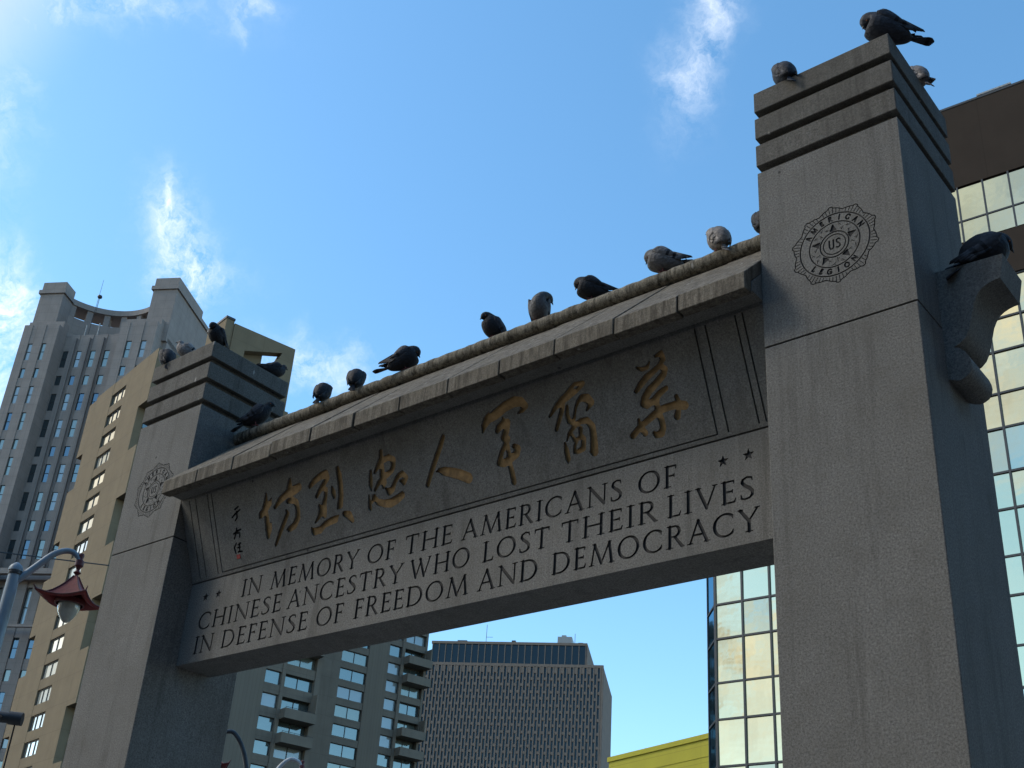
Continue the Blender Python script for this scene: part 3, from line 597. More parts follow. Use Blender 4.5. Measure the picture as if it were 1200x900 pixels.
# ---------------------------------------------------------------- facade materials
def stone(name, base, var=.12, scale=.5, joints=None, streak=.25, ro=.9):
    """building stone: broad tone changes, rain streaks and thin panel joints (joints = panel width, height)"""
    t = MT(name); p = t.pos(); ps = t.pos((1, 1, .08))
    a = t.noise(p, scale, 5, .6); f = t.noise(p, 9, 4, .7); s_ = t.noise(ps, 1.3, 5, .7)
    c = t.mix(t.rng(a, .3, .7, 0, 1), [x*(1-var) for x in base], [x*(1+var) for x in base])
    c = t.mix(t.rng(f, .3, .7, 0, .35), c, [x*.75 for x in base])
    c = t.mix(t.rng(s_, .5, .75, 0, streak), c, [x*.6 for x in base])
    if joints:
        jw, jh = joints; g = t.n('ShaderNodeTexCoord'); sx = t.n('ShaderNodeSeparateXYZ'); t.l(g.outputs['Object'], sx.inputs[0])
        def lines(v, step, wd):
            fr = t.math('FRACT', t.math('DIVIDE', v, step), 0); return t.math('LESS_THAN', fr, wd/step)
        hu = t.math('ADD', sx.outputs[0], sx.outputs[1])
        ln = t.math('MAXIMUM', lines(hu, jw, .05), lines(sx.outputs[2], jh, .05))
        c = t.mix(t.math('MULTIPLY', ln, .45), c, [x*.5 for x in base])
    t.col(c); t.bump(f, .3, .02)
    return t.set(ro, 0, .25)
M_TOW = stone('pinkish_tower_stone', (.27, .235, .215), joints=(1.55, 1.53))
M_TOWD = stone('tower_pilaster_shadow_stone', (.20, .18, .17))  # darker tower stone, for the pilasters and their painted shadow lines
M_TAN = stone('tan_concrete', (.19, .148, .095), var=.1, joints=(4.6, 2.747), streak=.3)
M_APT = stone('brown_grey_concrete', (.175, .150, .120), joints=(2.6, 2.59), streak=.4)
M_APT2 = stone('balcony_concrete', (.185, .158, .125), streak=.5)
def ribbed(name, base, step):
    t = MT(name); g = t.n('ShaderNodeTexCoord'); sx = t.n('ShaderNodeSeparateXYZ'); t.l(g.outputs['Object'], sx.inputs[0])
    fr = t.math('FRACT', t.math('DIVIDE', sx.outputs[0], step), 0); gr = t.math('LESS_THAN', fr, .16)
    p = t.pos((1, 1, .1)); s_ = t.noise(p, 1.2, 5, .7); f = t.noise(t.pos(), 6, 4, .7)
    c = t.mix(t.rng(s_, .35, .7, 0, .5), base, [x*.7 for x in base]); c = t.mix(t.math('MULTIPLY', gr, .3), c, [x*.5 for x in base])
    t.col(t.mix(t.rng(f, .3, .7, 0, .3), c, [x*.8 for x in base])); return t.set(.9, 0, .2)
M_RIB = ribbed('ribbed_concrete', (.185, .158, .125), .45)
M_FED = stone('brown_precast_concrete', (.20, .16, .132), streak=.2)
M_BRN = stone('dark_brown_cladding', (.040, .029, .022), joints=(3.0, 40.), streak=.2, ro=1.0)
M_YEL = stone('yellow_cladding', (.37, .335, .022), var=.06, joints=(30, 1.1), streak=.15, ro=.5)
M_DARK = simple('dark_void', (.012, .012, .013), .9)
M_FRM = simple('dark_window_frame', (.03, .032, .035), .5)
M_FRL = simple('pale_window_frame', (.25, .26, .26), .5)
def glass(name, tint, dif, ro=.05, fac=.55, wav=.0, wsc=.5):
    """window glass: a mirror coat over the dim room or blind behind it"""
    t = MT(name); t.m.node_tree.nodes.remove(t.b)
    o = [n for n in t.t.nodes if n.type == 'OUTPUT_MATERIAL'][0]
    g = t.n('ShaderNodeBsdfGlossy'); g.inputs['Color'].default_value = (*tint, 1); g.inputs['Roughness'].default_value = ro
    d = t.n('ShaderNodeBsdfDiffuse'); d.inputs['Color'].default_value = (*dif, 1)
    mx = t.n('ShaderNodeMixShader'); mx.inputs[0].default_value = fac
    t.l(d.outputs[0], mx.inputs[1]); t.l(g.outputs[0], mx.inputs[2]); t.l(mx.outputs[0], o.inputs['Surface'])
    if wav:
        nz = t.noise(t.pos(), wsc, 2, .5); b = t.n('ShaderNodeBump'); b.inputs['Strength'].default_value = wav; b.inputs['Distance'].default_value = .05
        t.l(nz, b.inputs['Height']); t.l(b.outputs[0], g.inputs['Normal'])
    return t.m
G_BLUE = glass('blue_reflecting_glass', (.34, .38, .36), (.10, .14, .15), .06, .55, .08, .8)
G_TEAL = glass('pale_teal_glass', (.36, .38, .34), (.20, .25, .24), .08, .5, .08, .8)
G_BLND = glass('glass_over_white_blind', (.42, .46, .47), (.30, .34, .34), .08, .3)
G_NIGHT = glass('near_black_glass', (.07, .09, .10), (.012, .016, .02), .1, .35)
G_DIM = glass('dim_glass', (.25, .33, .38), (.03, .04, .045), .06, .5, .1, .8)
G_SUNNY = glass('bright_reflecting_glass', (1.0, .98, .90), (.3, .3, .27), .04, .85, .05, .6)
G_SUNB = glass('bright_glass_half_blind', (.85, .84, .76), (.4, .4, .36), .1, .5, .05, .6)
G_DARKB = glass('dark_blue_glass', (.22, .38, .48), (.01, .015, .02), .05, .8, .25, .35)

_wc = {}
def window(parent, x0, x1, z0, z1, y, mat, sash='h', fr=.06, fm=None, dep=.08):
    """one window: frame with bars and its pane, the pane lying at y + dep"""
    w_, h_ = round(x1-x0, 3), round(z1-z0, 3); fm = fm or M_FRM
    key = (w_, h_, sash, fr, fm.name, dep)
    if key not in _wc:
        m = MB()
        m.box(0, w_, 0, dep+.05, 0, fr); m.box(0, w_, 0, dep+.05, h_-fr, h_); m.box(0, fr, 0, dep+.05, fr, h_-fr); m.box(w_-fr, w_, 0, dep+.05, fr, h_-fr)
        if 'h' in sash: m.box(fr, w_-fr, .01, dep+.04, h_*.5-fr*.6, h_*.5+fr*.6)
        if 'v' in sash: m.box(w_*.5-fr*.6, w_*.5+fr*.6, .012, dep+.04, fr, h_-fr)
        if '3' in sash:
            for q in (.34, .67): m.box(w_*q-fr*.5, w_*q+fr*.5, .012, dep+.04, fr, h_-fr)
        _wc[key] = m.mesh('window', fm)
    pk_ = (w_, h_, fr, mat.name, 'p')
    if pk_ not in _wc:
        m = MB(); m.box(fr, w_-fr, 0, .015, fr, h_-fr); _wc[pk_] = m.mesh('pane', mat)
    o = link('window', _wc[key], parent, (x0, y, z0)); link('pane', _wc[pk_], o, (0, dep, 0))
    return o

def slotwall(m, x0, x1, z0, z1, y0, y1, cols, rows, inset):
    """wall face at y0: full-height piers between columns of openings, spandrels set back by inset"""
    xs = x0
    for a, b in cols:
        if a > xs: m.box(xs, a, y0, y1, z0, z1)
        xs = b
    if xs < x1: m.box(xs, x1, y0, y1, z0, z1)
    for a, b in cols:
        zs = z0
        for za_, zb_ in sorted(rows):
            if za_ > zs: m.box(a, b, y0+inset, y1, zs, za_)
            zs = zb_
        if zs < z1: m.box(a, b, y0+inset, y1, zs, z1)

# ---------------------------------------------------------------- far left: stepped stone tower with a concave crown
tw = empty('stone_tower', (-143.272, 80.594, 0), R(30), 'tall pinkish grey stone tower with twin corner blocks and a curved open crown', 'building')
LR = []   # (bottom, top)
for z, kind in ((96.85,'L'),(92.3,'S'),(89.05,'L'),(84.4,'L'),(79.8,'S'),(76.75,'L'),(72.1,'L'),(67.5,'S'),(64.4,'L')):
    LR.append((z-(3.05 if kind == 'L' else 1.75), z))
LOW = [(46.55, 49.6), (43.3, 45.0), (38.8, 41.85), (34.2, 37.2), (30.9, 32.6), (26.5, 29.5)]
def tower_glass(rg): return rg.choice([G_TEAL, G_TEAL, G_BLUE, G_BLND, G_DIM])
rg = random.Random(11)
m = MB(); rows = LR+LOW
slotwall(m, -17.4, -6.8, 0, 99.76, .4, 1.3, [(-17.3,-16.3), (-14.95,-14.0), (-12.6,-11.6), (-10.2,-9.2)], rows+[(51.2, 57.0)], .14)
m.box(-17.4, -6.8, 1.3, 12, 0, 98.9); tag(m.build('centre_wall', M_TOW, tw))
m = MB()
for x in (-15.35, -13.0, -10.6): m.box(x-.12, x+.12, .02, .4, 60, 99.0)
for x in (-15.35, -13.0, -10.6): m.box(x+.16, x+.30, .3, .42, 60, 99.0)  # dark strips standing in for the shadow line right of each pilaster
m.build('pilaster_and_shadow_strip', M_TOWD, tw)
for x in ((-17.3,-16.3), (-14.95,-14.0), (-12.6,-11.6), (-10.2,-9.2)):
    for za_, zb_ in rows: window(tw, x[0], x[1], za_, zb_, .58, tower_glass(rg) if x[0] > -17 else G_DIM, 'h' if zb_-za_ > 2 else '')
    window(tw, x[0], x[1], 51.2, 57.0, .85, G_BLND, 'h', .1)
for (a, b), cols in (((-23.46, -17.4), [(-22.03,-21.14), (-19.66,-18.82)]), ((-6.8, -.69), [(-5.32,-4.33), (-2.86,-1.87)])):
    m = MB(); slotwall(m, a, b, 0, 100.3, -2.1, -1.2, cols, rows, .12); m.box(a, b, -1.2, .5, 0, 100.3)
    m.box(a, b, -1.05, .5, 100.3, 101.5); m.build('wing_wall', M_TOW, tw)
    for x in cols:
        for za_, zb_ in rows: window(tw, x[0], x[1], za_, zb_, -1.90, tower_glass(rg), 'h' if zb_-za_ > 2 else '')
m = MB(); m.box(-23.8, -17.4, .5, 24, 0, 98.8); m.box(-6.8, .1, .5, 24, 0, 98.8); m.box(-17.39, -6.81, 12.01, 24, 0, 98.8); m.build('tower_body', M_TOW, tw)
m = MB(); m.box(-24.0, .3, -2.75, -1.9, 57.9, 58.7); m.box(-17.7, -6.5, -.3, .45, 57.9, 58.7); m.box(-23.9, .2, -2.4, -1.95, 50.2, 50.6); m.build('cornice', M_TOW, tw)
for a, b, vb in ((-23.8, -19.7, 3.0), (-4.0, .1, 14.4)):
    m = MB(); m.box(a, b, 0, vb, 98.0, 107.7); m.box(a-.3, b+.3, -.3, vb+.3, 107.7, 108.4); m.box(a, b, 0, min(vb, 10), 108.4, 110.0)
    m.build('corner_block', M_TOW, tw)
# concave gallery
m = MB(); A0 = Vector((-19.7, 2.9)); A1 = Vector((-4.0, 2.9)); mid = -11.85; sag = 4.2
hc = 7.85; Rr = (hc*hc+sag*sag)/(2*sag); cyv = 2.9+sag-Rr
NA = 40; ang = math.asin(hc/Rr) if sag < hc else math.pi-math.asin(hc/Rr)
arcp = [(-ang+2*ang*i/NA) for i in range(NA+1)]
def ap_(t, r): return (mid+r*math.sin(t), cyv+r*math.cos(t))
def curved(m, ra, rb, z0, z1, t0=0, t1=NA):
    for i in range(t0, t1):
        a, b = arcp[i], arcp[i+1]; p = [ap_(a, ra), ap_(b, ra), ap_(b, rb), ap_(a, rb)]
        m.add([(*q, z0) for q in p]+[(*q, z1) for q in p], [(0,3,2,1)[::-1], (4,5,6,7)[::-1], (0,1,5,4)[::-1], (1,2,6,5)[::-1], (2,3,7,6)[::-1], (3,0,4,7)[::-1]])
curved(m, Rr, Rr+1.6, 97.5, 105.4); curved(m, Rr-.15, Rr+3.7, 107.6, 108.6)
for i in (0, 6, 12, 18, 24, 30, 36): curved(m, Rr+.1, Rr+1.5, 105.4, 107.6, i, i+2)
m.build('curved_gallery', M_TOW, tw)
m = MB(); m.tube([(-15.6, 3.2, 98), (-15.35, 3.2, 112.4)], [.05, .03], 5); m.tube([(-15.1, 3, 106), (-15.1, 3, 108.6)], .05, 5)
m.lathe([(0.02, -.4), (.35, -.2), (.42, 0), (.35, .2), (.02, .4)], 8, (-15.1, 3, 108.9)); m.build('roof_antenna', M_FRM, tw)
m = MB(); m.tube([(-14.6, .9, 99.4), (-14.6, .9, 101.9)], .12, 6); m.tube([(-12.4, .9, 99.4), (-12.4, .9, 102.2)], .12, 6); m.build('terrace_post', M_FRL, tw)

# ---------------------------------------------------------------- tan end and long brown grey side of the apartment tower
ap = empty('apartment_tower', (-100.943, 55.909, 0), R(-10.5), 'tan concrete apartment tower with one column of bright windows on its end wall', 'building')
WT = [68.57-2.747*k for k in range(25)]
m = MB(); wr = [(z-1.62, z) for z in WT if z-1.62 > 1]
slotwall(m, -19.1, -4.36, 0, 70.3, 0, .7, [(-13.9, -9.85)], wr, .02)
m.box(-19.1, -4.36, .7, 18.4, 0, 70.25); m.build('end_wall', M_TAN, ap)
for za_, zb_ in wr: window(ap, -13.9, -9.85, za_, zb_, (.16), rg.choice([G_SUNNY, G_SUNNY, G_SUNNY, G_SUNB]), 'v' if rg.random() < .6 else '3', .09)
ZB_ = [(63.5, 70.3), (52.2, 58.0), (40.9, 46.7), (29.7, 35.4), (18.4, 24.1), (7.1, 12.8)]
for za_, zb_ in ZB_:
    m = MB(); m.box(-4.34, -2.12, .0, 5.0, za_, zb_); m.build('balcony_block', M_TAN, ap)
    m = MB(); m.box(-21.05, -19.12, .0, 4.0, za_-.9, zb_ if zb_ < 70 else 69.9); m.build('balcony_block', M_TAN, ap)
for i in range(len(ZB_)-1):
    z0_ = ZB_[i+1][1]; z1_ = ZB_[i][0]
    for k in range(2):
        za_ = z0_+.35+k*2.75
        o = link('window', None, ap, (-4.34, .9, za_), (0, 0, R(90)))
        me = MB(); me.box(0, 2.6, 0, .06, 0, .08); me.box(0, 2.6, 0, .06, 1.72, 1.8); me.box(1.27, 1.33, 0, .06, .08, 1.72); o.data = None
        bpy.data.objects.remove(o)
        f_ = me.build('window', M_FRM, ap, loc=(-4.28, .9, za_), rot=(0, 0, R(90)))
        me = MB(); me.box(.05, 2.55, -.03, 0, .08, 1.72); me.build('pane', G_BLUE, f_)
# roof fin with the slanted hole
fin = [(9.3, 66.5), (17.9, 66.5), (17.9, 79.1), (9.3, 78.95)]; hol = [(11.2, 75.9), (16.2, 77.8), (15.9, 76.9), (14.0, 74.5), (13.2, 73.0), (11.2, 73.0)]
v2 = [Vector(p) for p in fin+hol]; E_ = [(i, (i+1) % 4) for i in range(4)]+[(4+i, 4+(i+1) % 6) for i in range(6)]
r_ = delaunay_2d_cdt(v2, E_, [], 0, 1e-6)
def inp(x, y, P):
    c = False
    for i in range(len(P)):
        a, b = P[i], P[i-1]
        if (a[1] > y) != (b[1] > y) and x < (b[0]-a[0])*(y-a[1])/(b[1]-a[1])+a[0]: c = not c
    return c
m = MB(); tr = [tuple(f) for f in r_[2] if not inp(sum(r_[0][i].x for i in f)/3, sum(r_[0][i].y for i in f)/3, hol)]
for xx, rev in ((-4.34, False), (-5.6, True)): m.add([(xx, p.x, p.y) for p in r_[0]], [f[::-1] if rev else f for f in tr])
for P_ in (fin, hol): m.add([(-4.34, *p) for p in P_]+[(-5.6, *p) for p in P_], [(i, i+len(P_), (i+1) % len(P_)+len(P_), (i+1) % len(P_)) for i in range(len(P_))])
m.build('roof_fin', M_TAN, ap)
m = MB(); m.box(-9.5, -5.62, 11.6, 14.2, 70.2, 78.5); m.box(-9.4, -4.5, 8.2, 9.26, 66.5, 79.3); m.build('lift_tower', M_TAN, ap)
m = MB(); m.box(-9.5, -4.4, 8.1, 9.3, 79.3, 79.6); m.build('lift_tower_cap', M_FRM, ap)
# long side, nearer stretch (own frame along the facade)
def frame(parent, wx, wy, az, name):
    """an Empty part whose x axis runs along a facade"""
    o = bpy.data.objects.new(name, None); COL.objects.link(o); o.parent = parent
    pm = Matrix.Translation(parent.location) @ Matrix.Rotation(parent.rotation_euler.z, 4, 'Z')
    o.matrix_local = pm.inverted() @ Matrix.Translation((wx, wy, 0)) @ Matrix.Rotation(R(az), 4, 'Z'); return o
def T3(parent, wx, wy, az):
    pm = Matrix.Translation(parent.location) @ Matrix.Rotation(parent.rotation_euler.z, 4, 'Z')
    return pm.inverted() @ Matrix.Translation((wx, wy, 0)) @ Matrix.Rotation(R(az), 4, 'Z')
def put(o, T): o.matrix_basis = T @ o.matrix_basis; return o
TA = T3(ap, -98.027, 86.69, 76.5)
ROWA = [38.48-2.59*k for k in range(-9, 12)]
m = MB(); m.box(-17.2, -10.3, 0, 1.0, 0, 67.65); put(m.build('ribbed_wall', M_RIB, ap), TA)
m = MB(); rowsA = [(z-1.5, z) for z in ROWA if z > 2]
slotwall(m, -10.3, -8.25, 0, 67.6, .03, .8, [(-10.25, -8.29)], rowsA, .04)
m.box(-8.25, -7.84, -.06, .8, 0, 67.6)
m.box(-4.11, -3.55, -.06, .8, 0, 67.6); m.box(-17.2, -3.6, .9, 15, 0, 67.55)
balA = [30.64-10.36*j+d for j in range(-4, 4) for d in (0, 2.66) if 2 < 30.64-10.36*j+d < 66]
winA = []
for z in ROWA:
    fl = z-2.05
    isb = any(abs((z-2.59+.35)-(b+.0)-.0) < 1.2 for b in balA)
    if z < 3: continue
    near_b = min(balA, key=lambda b: abs(b+1.1-(z-1.5)))
    winA.append((z, abs(near_b+1.1-(z-1.5)) < 1.25))
zs = 0
for z, isb in sorted(winA):
    if isb: continue
    m.box(-7.82, -4.13, .05, .8, z-2.62, z-1.5)
put(m.build('long_side_wall', M_APT, ap), TA)
def put_window(T, *a, **k): return put(window(ap, *a, **k), T)
gl_a = random.Random(4)
for za_, zb_ in rowsA: put_window(TA, -10.25, -8.29, za_, zb_, .30, G_BLUE if gl_a.random() < .4 else G_BLND, '', .06)
for z, isb in winA: put_window(TA, -7.84, -4.11, z-1.5, z, .55 if not isb else .75, gl_a.choice([G_BLUE, G_BLND, G_TEAL]), 'v', .06)
for b in balA:
    m = MB(); m.box(-7.9, -4.0, -1.35, -1.18, b, b+1.08); m.box(-7.9, -4.0, -1.18, .8, b, b+.16); m.box(-7.9, -7.76, -1.18, 0, b+.16, b+1.08); m.box(-4.14, -4.0, -1.18, .7, b+.16, b+1.08)
    put(m.build('balcony', M_APT2, ap), TA)
    m = MB(); m.tube([(-7.85, -1.26, b+1.22), (-4.05, -1.26, b+1.22)], .025, 6)
    for q in range(6): m.tube([(-7.8+q*.74, -1.26, b+1.07), (-7.8+q*.74, -1.26, b+1.22)], .02, 5)
    put(m.build('balcony_rail', M_FRM, ap), TA)
for z in (34.44, 44.8): m = MB(); m.box(-4.2, -4.02, -1.3, .5, z, z+2.2); put(m.build('balcony_screen', M_APT2, ap), TA)
# farther stretch
TB = T3(ap, -117.833, 104.855, 76.5)
ROWB = [48.5-2.583*k for k in range(-4, 17)]
m = MB(); rowsB = [(z-1.62, z) for z in ROWB if z > 2.5]
slotwall(m, -14, 3.0, 0, 61.3, .04, .9, [(-1.28, 2.94)], rowsB, .05)
m.box(6.2, 6.28, .04, .9, 0, 61.3); slotwall(m, 6.28, 8.33, 0, 61.3, .04, .9, [(6.28, 8.33)], rowsB, .03)
m.box(8.33, 8.8, -.08, .9, 0, 61.3); m.box(12.3, 12.6, 0, .9, 0, 61.3); m.box(-14, 12.6, .95, 15, 0, 61.2)
balB = [z for j in range(-2, 5) for z in (48.5-10.33*j, 51.2-10.33*j) if 2 < z < 60]
winB = []
for z in ROWB:
    if z < 3: continue
    nb = min(balB, key=lambda b: abs(b+1.1-(z-1.6))); isb = abs(nb+1.1-(z-1.6)) < 1.25; winB.append((z, isb))
    if not isb: m.box(8.8, 12.3, .04, .9, z-2.6, z-1.62)
put(m.build('far_side_wall', M_APT, ap), TB)
m = MB(); m.box(3.0, 6.2, 0, .9, 0, 61.3); put(m.build('ribbed_wall', M_RIB, ap), TB)
for za_, zb_ in rowsB:
    put_window(TB, -1.28, 2.94, za_, zb_, .32, gl_a.choice([G_BLUE, G_BLND, G_TEAL, G_BLUE]), 'v', .07)
    put_window(TB, 6.28, 8.33, za_, zb_, .32, gl_a.choice([G_BLND, G_BLND, G_BLUE]), '', .07)
for z, isb in winB: put_window(TB, 8.8, 12.3, z-1.6, z, .5 if not isb else .85, gl_a.choice([G_BLUE, G_TEAL, G_BLND]), 'v', .07)
for b in balB:
    m = MB(); m.box(8.75, 12.75, -1.5, -1.32, b, b+1.15); m.box(8.75, 12.75, -1.32, .9, b, b+.18); m.box(12.6, 12.75, -1.32, .9, b+.18, b+1.15); m.box(8.75, 8.9, -1.32, -.1, b+.18, b+1.15)
    put(m.build('balcony', M_APT2, ap), TB)
for j in range(-1, 4): m = MB(); m.box(12.45, 12.62, -1.4, .2, 51.2-10.33*j+1.15, 51.2-10.33*j+2.9); put(m.build('balcony_screen', M_APT2, ap), TB)

# ---------------------------------------------------------------- brown slab with staggered window slots
fo = empty('office_slab', (-199.731, 279.299, 0), R(29.8), 'wide brown concrete office slab with staggered slot windows and a dark glazed top floor', 'building')
m = MB(); m.box(-60, 1.7, .95, 32, 0, 108.4); m.box(-60, 1.7, 0, .95, 108.1, 108.9); m.box(1.15, 1.7, 0, .95, 0, 108.1); m.box(1.72, 1.74, .5, 31, 0, 108); m.build('slab_body', M_FED, fo)
m = MB(); m.box(-59.9, 1.14, .55, .8, 40, 108.0); m.build('slot_glazing', G_NIGHT, fo)
m = MB(); x = 1.15; i = 0
while x > -60:
    # rib between two columns of slots, then the blocks of the column left of it
    zoff = 0 if i % 2 == 0 else 2.0
    xa, xb = x-.56, x
    m.box(xa+.08, xb-.08, 0, .55, 40, 108.1)
    cx0, cx1 = xa-.46, xa+.09
    z = 108.1 if i % 2 == 0 else 106.1+4
    zt_ = 107.9 if i % 2 == 0 else 106.0
    prev = 108.1
    while zt_ > 42:
        # block between prev slot bottom and this slot top, pointed ends
        if prev > zt_:
            m.prism([(cx0, zt_+.25), ((cx0+cx1)/2, zt_), (cx1, zt_+.25), (cx1, max(prev-.25, zt_+.26)), ((cx0+cx1)/2, max(prev, zt_+.27)), (cx0, max(prev-.25, zt_+.26))], .04, .54, 'y')
        prev = zt_-3.0; zt_ -= 4.02
    x -= 1.01; i += 1
tag(m.build('window_lattice', M_FED, fo), kind='stuff')
m = MB(); m.box(-51.5, -3.6, 1.6, 27, 108.9, 115.2); m.build('top_floor_glazing', G_NIGHT, fo)
m = MB(); m.box(-51.7, -3.5, 1.2, 27.2, 115.2, 116.0); m.box(-3.62, -3.3, 1.2, 27.2, 108.9, 115.2)
m.build('top_floor_roof', M_FED, fo)
for k in range(24):
    xx = -51.4+k*2.06
    if k == 0:
        mu = MB(); mu.box(0, .22, 0, .45, 0, 6.28); mul = mu.mesh('mullion', M_FED)
    link('mullion', mul, fo, (xx, 1.25, 108.91))
m = MB(); m.box(-13.1, -8.7, 5, 10, 116.0, 119.2); m.box(-12, -10.6, 6, 8, 119.2, 120); m.build('roof_plant_room', M_FRL, fo)
for a, b, c in ((-44, 3, .9), (-30.5, 2.2, .6), (-27, 1.2, 1.1), (-20, 4, .5), (-6.5, 1.5, .7)): m = MB(); m.box(a, a+b, 3, 5, 116.0, 116+c); m.build('roof_unit', M_FRM, fo)
m = MB(); m.tube([(-35, 3, 116), (-35, 3, 122)], .08, 5); m.tube([(-35, 3, 118), (-33, 3, 118)], .06, 5); m.tube([(-7.5, 3, 116), (-7.5, 3, 119.5)], .08, 5); m.build('roof_mast', M_FRM, fo)

# ---------------------------------------------------------------- right: mirror glass building, and the brown topped block behind it
def mirror(name, tint, dif):
    t = MT(name); t.m.node_tree.nodes.remove(t.b); o = [n for n in t.t.nodes if n.type == 'OUTPUT_MATERIAL'][0]
    g = t.n('ShaderNodeBsdfGlossy'); g.inputs['Color'].default_value = (*tint, 1); g.inputs['Roughness'].default_value = .03
    d = t.n('ShaderNodeBsdfDiffuse'); d.inputs['Color'].default_value = (*dif, 1); mx = t.n('ShaderNodeMixShader'); mx.inputs[0].default_value = .9
    nz = t.noise(t.pos(), 1.1, 2, .5); b = t.n('ShaderNodeBump'); b.inputs['Strength'].default_value = .10; b.inputs['Distance'].default_value = .04
    t.l(nz, b.inputs['Height']); t.l(b.outputs[0], g.inputs['Normal'])
    t.l(d.outputs[0], mx.inputs[1]); t.l(g.outputs[0], mx.inputs[2]); t.l(mx.outputs[0], o.inputs['Surface']); return t.m
G_GOLD = mirror('gold_tinted_mirror_glass', (.74, .66, .42), (.30, .28, .16))
G_GRN = mirror('green_tinted_mirror_glass', (.52, .55, .42), (.2, .22, .15))
gb = empty('mirror_glass_building', (-26.259, 46.379, 0), R(2.2), 'mirror glass curtain wall building reflecting yellow cloud in square panes, right of the arch opening', 'building')
U = [-.6+1.53*k for k in range(14)]; ZR = [15.2]
k = 0
while ZR[-1] < 37: ZR.append(ZR[-1]+(2.3 if k % 2 == 0 else 1.85)); k += 1
ZR = [2.8+.0, 4.65+.0, 6.95, 8.8, 11.1, 12.95]+ZR
pc = {}
prs = random.Random(5)
for i in range(len(U)-1):
    for j in range(len(ZR)-1):
        h_ = ZR[j+1]-ZR[j]-.10; kk = (round(h_, 2), prs.random() < .12)
        if kk not in pc:
            m = MB(); m.box(0, 1.43, 0, .03, 0, h_); pc[kk] = m.mesh('pane', G_GRN if kk[1] else G_GOLD)
        link('pane', pc[kk], gb, (U[i]+.05, .06, ZR[j]+.05), (R(prs.uniform(-.5, .5)), 0, R(prs.uniform(-.5, .5))))
vm = MB(); vm.box(-.05, .05, -.02, .16, 0, ZR[-1]); vm = vm.mesh('mullion', M_FRM)
for u in U: link('mullion', vm, gb, (u, 0, 0))
hm = MB(); hm.box(U[0], U[-1], -.012, .15, -.05, .05); hm = hm.mesh('transom', M_FRM)
for z in ZR: link('transom', hm, gb, (0, 0, z))
m = MB(); m.box(U[0], U[-1], .22, 20, 0, ZR[-1]-.1); m.box(U[0], U[-1], 0, .2, 0, 2.7); m.build('building_core', M_FRM, gb)
m = MB(); m.box(U[0]-.1, U[-1]+.1, -.1, 20, ZR[-1]+.05, ZR[-1]+.7); m.build('parapet', M_BRN, gb)
# chamfered corner, dark glass
ca = R(-48.5-2.2); cdx, cdy = -math.cos(ca), -math.sin(ca); CL = 1.9
ch = link('chamfer_wall', None, gb, (U[0]-.06, 0.0, 0), (0, 0, ca+math.pi))
m = MB(); m.box(0, .12, -.0, .12, 0, ZR[-1]); m.box(CL-.1, CL, 0, .12, 0, ZR[-1]); m.box(0, CL, .1, .14, 0, ZR[-1]); 
for z in ZR: m.box(.12, CL-.1, 0, .09, z-.05, z+.05)
ch.rotation_euler = (0, 0, ca+math.pi)
mm = MB()
for v in m.v: mm.v.append((v[0], -v[1], v[2]))
mm.f = [f[::-1] for f in m.f]; mm.m = m.m
cf = mm.build('chamfer_frame', M_FRM, ch)
for j in range(len(ZR)-1):
    m = MB(); m.box(.14, CL-.12, -.085, -.05, ZR[j]+.07, ZR[j+1]-.07); m.build('pane', G_DARKB, ch)

bb = empty('brown_topped_building', (-30.652, 54.234, 0), R(3.2), 'dark brown clad building rising above the mirror glass one at the right edge', 'building')
m = MB(); m.box(11.0, 30, 0, 16, 51.3, 57.6); m.box(11, 30, 0, 16, 0, 47.1); m.box(11, 30, .2, 16, 47.1, 51.3); m.build('brown_cladding', M_BRN, bb)
m = MB(); m.box(10.95, 30.05, -.04, 16.05, 57.6, 57.75); m.build('roof_edge', M_FRM, bb)
uu = [14.6, 16.15]+[16.15+1.5*k for k in range(1, 8)]; zz = [47.15, 48.7, 51.2]
for i in range(len(uu)-1):
    for j in range(2):
        m = MB(); m.box(uu[i]+.05, uu[i+1]-.05, .06, .09, zz[j]+.05, zz[j+1]-.05); m.build('pane', G_GRN, bb)
for u in uu: m = MB(); m.box(u-.05, u+.05, 0, .18, 47.1, 51.3); m.build('mullion', M_FRM, bb)
m = MB(); m.box(uu[0], uu[-1], .01, .17, 48.65, 48.75); m.build('transom', M_FRM, bb)
m = MB(); m.box(18.2, 19.9, .6, 2.2, 57.75, 58.3); m.box(18.0, 20.1, .5, 2.3, 58.3, 58.42); m.build('roof_vent', M_FRL, bb)

ye = empty('yellow_clad_building', (-37.56, 62.92, 0), R(-17.6), 'low yellow clad building seen beneath the arch beside the mirror glass', 'building')
m = MB(); prof = [(-9.7, 21.55), (-9.4, 21.62), (-4, 21.63), (0, 21.63), (9, 21.6)]
m.box(-9.7, 12, 0, 14, 0, 21.3); m.build('yellow_wall', M_YEL, ye)
m = MB(); m.box(-9.75, 12, -.12, 14, 21.3, 21.63); m.build('roof_edge', M_YEL, ye)
m = MB()
for z in (20.2, 19.1, 18.0, 16.9): m.box(-9.7, 12, -.04, 0, z-.03, z+.03)
m.build('cladding_rail', M_YEL, ye)

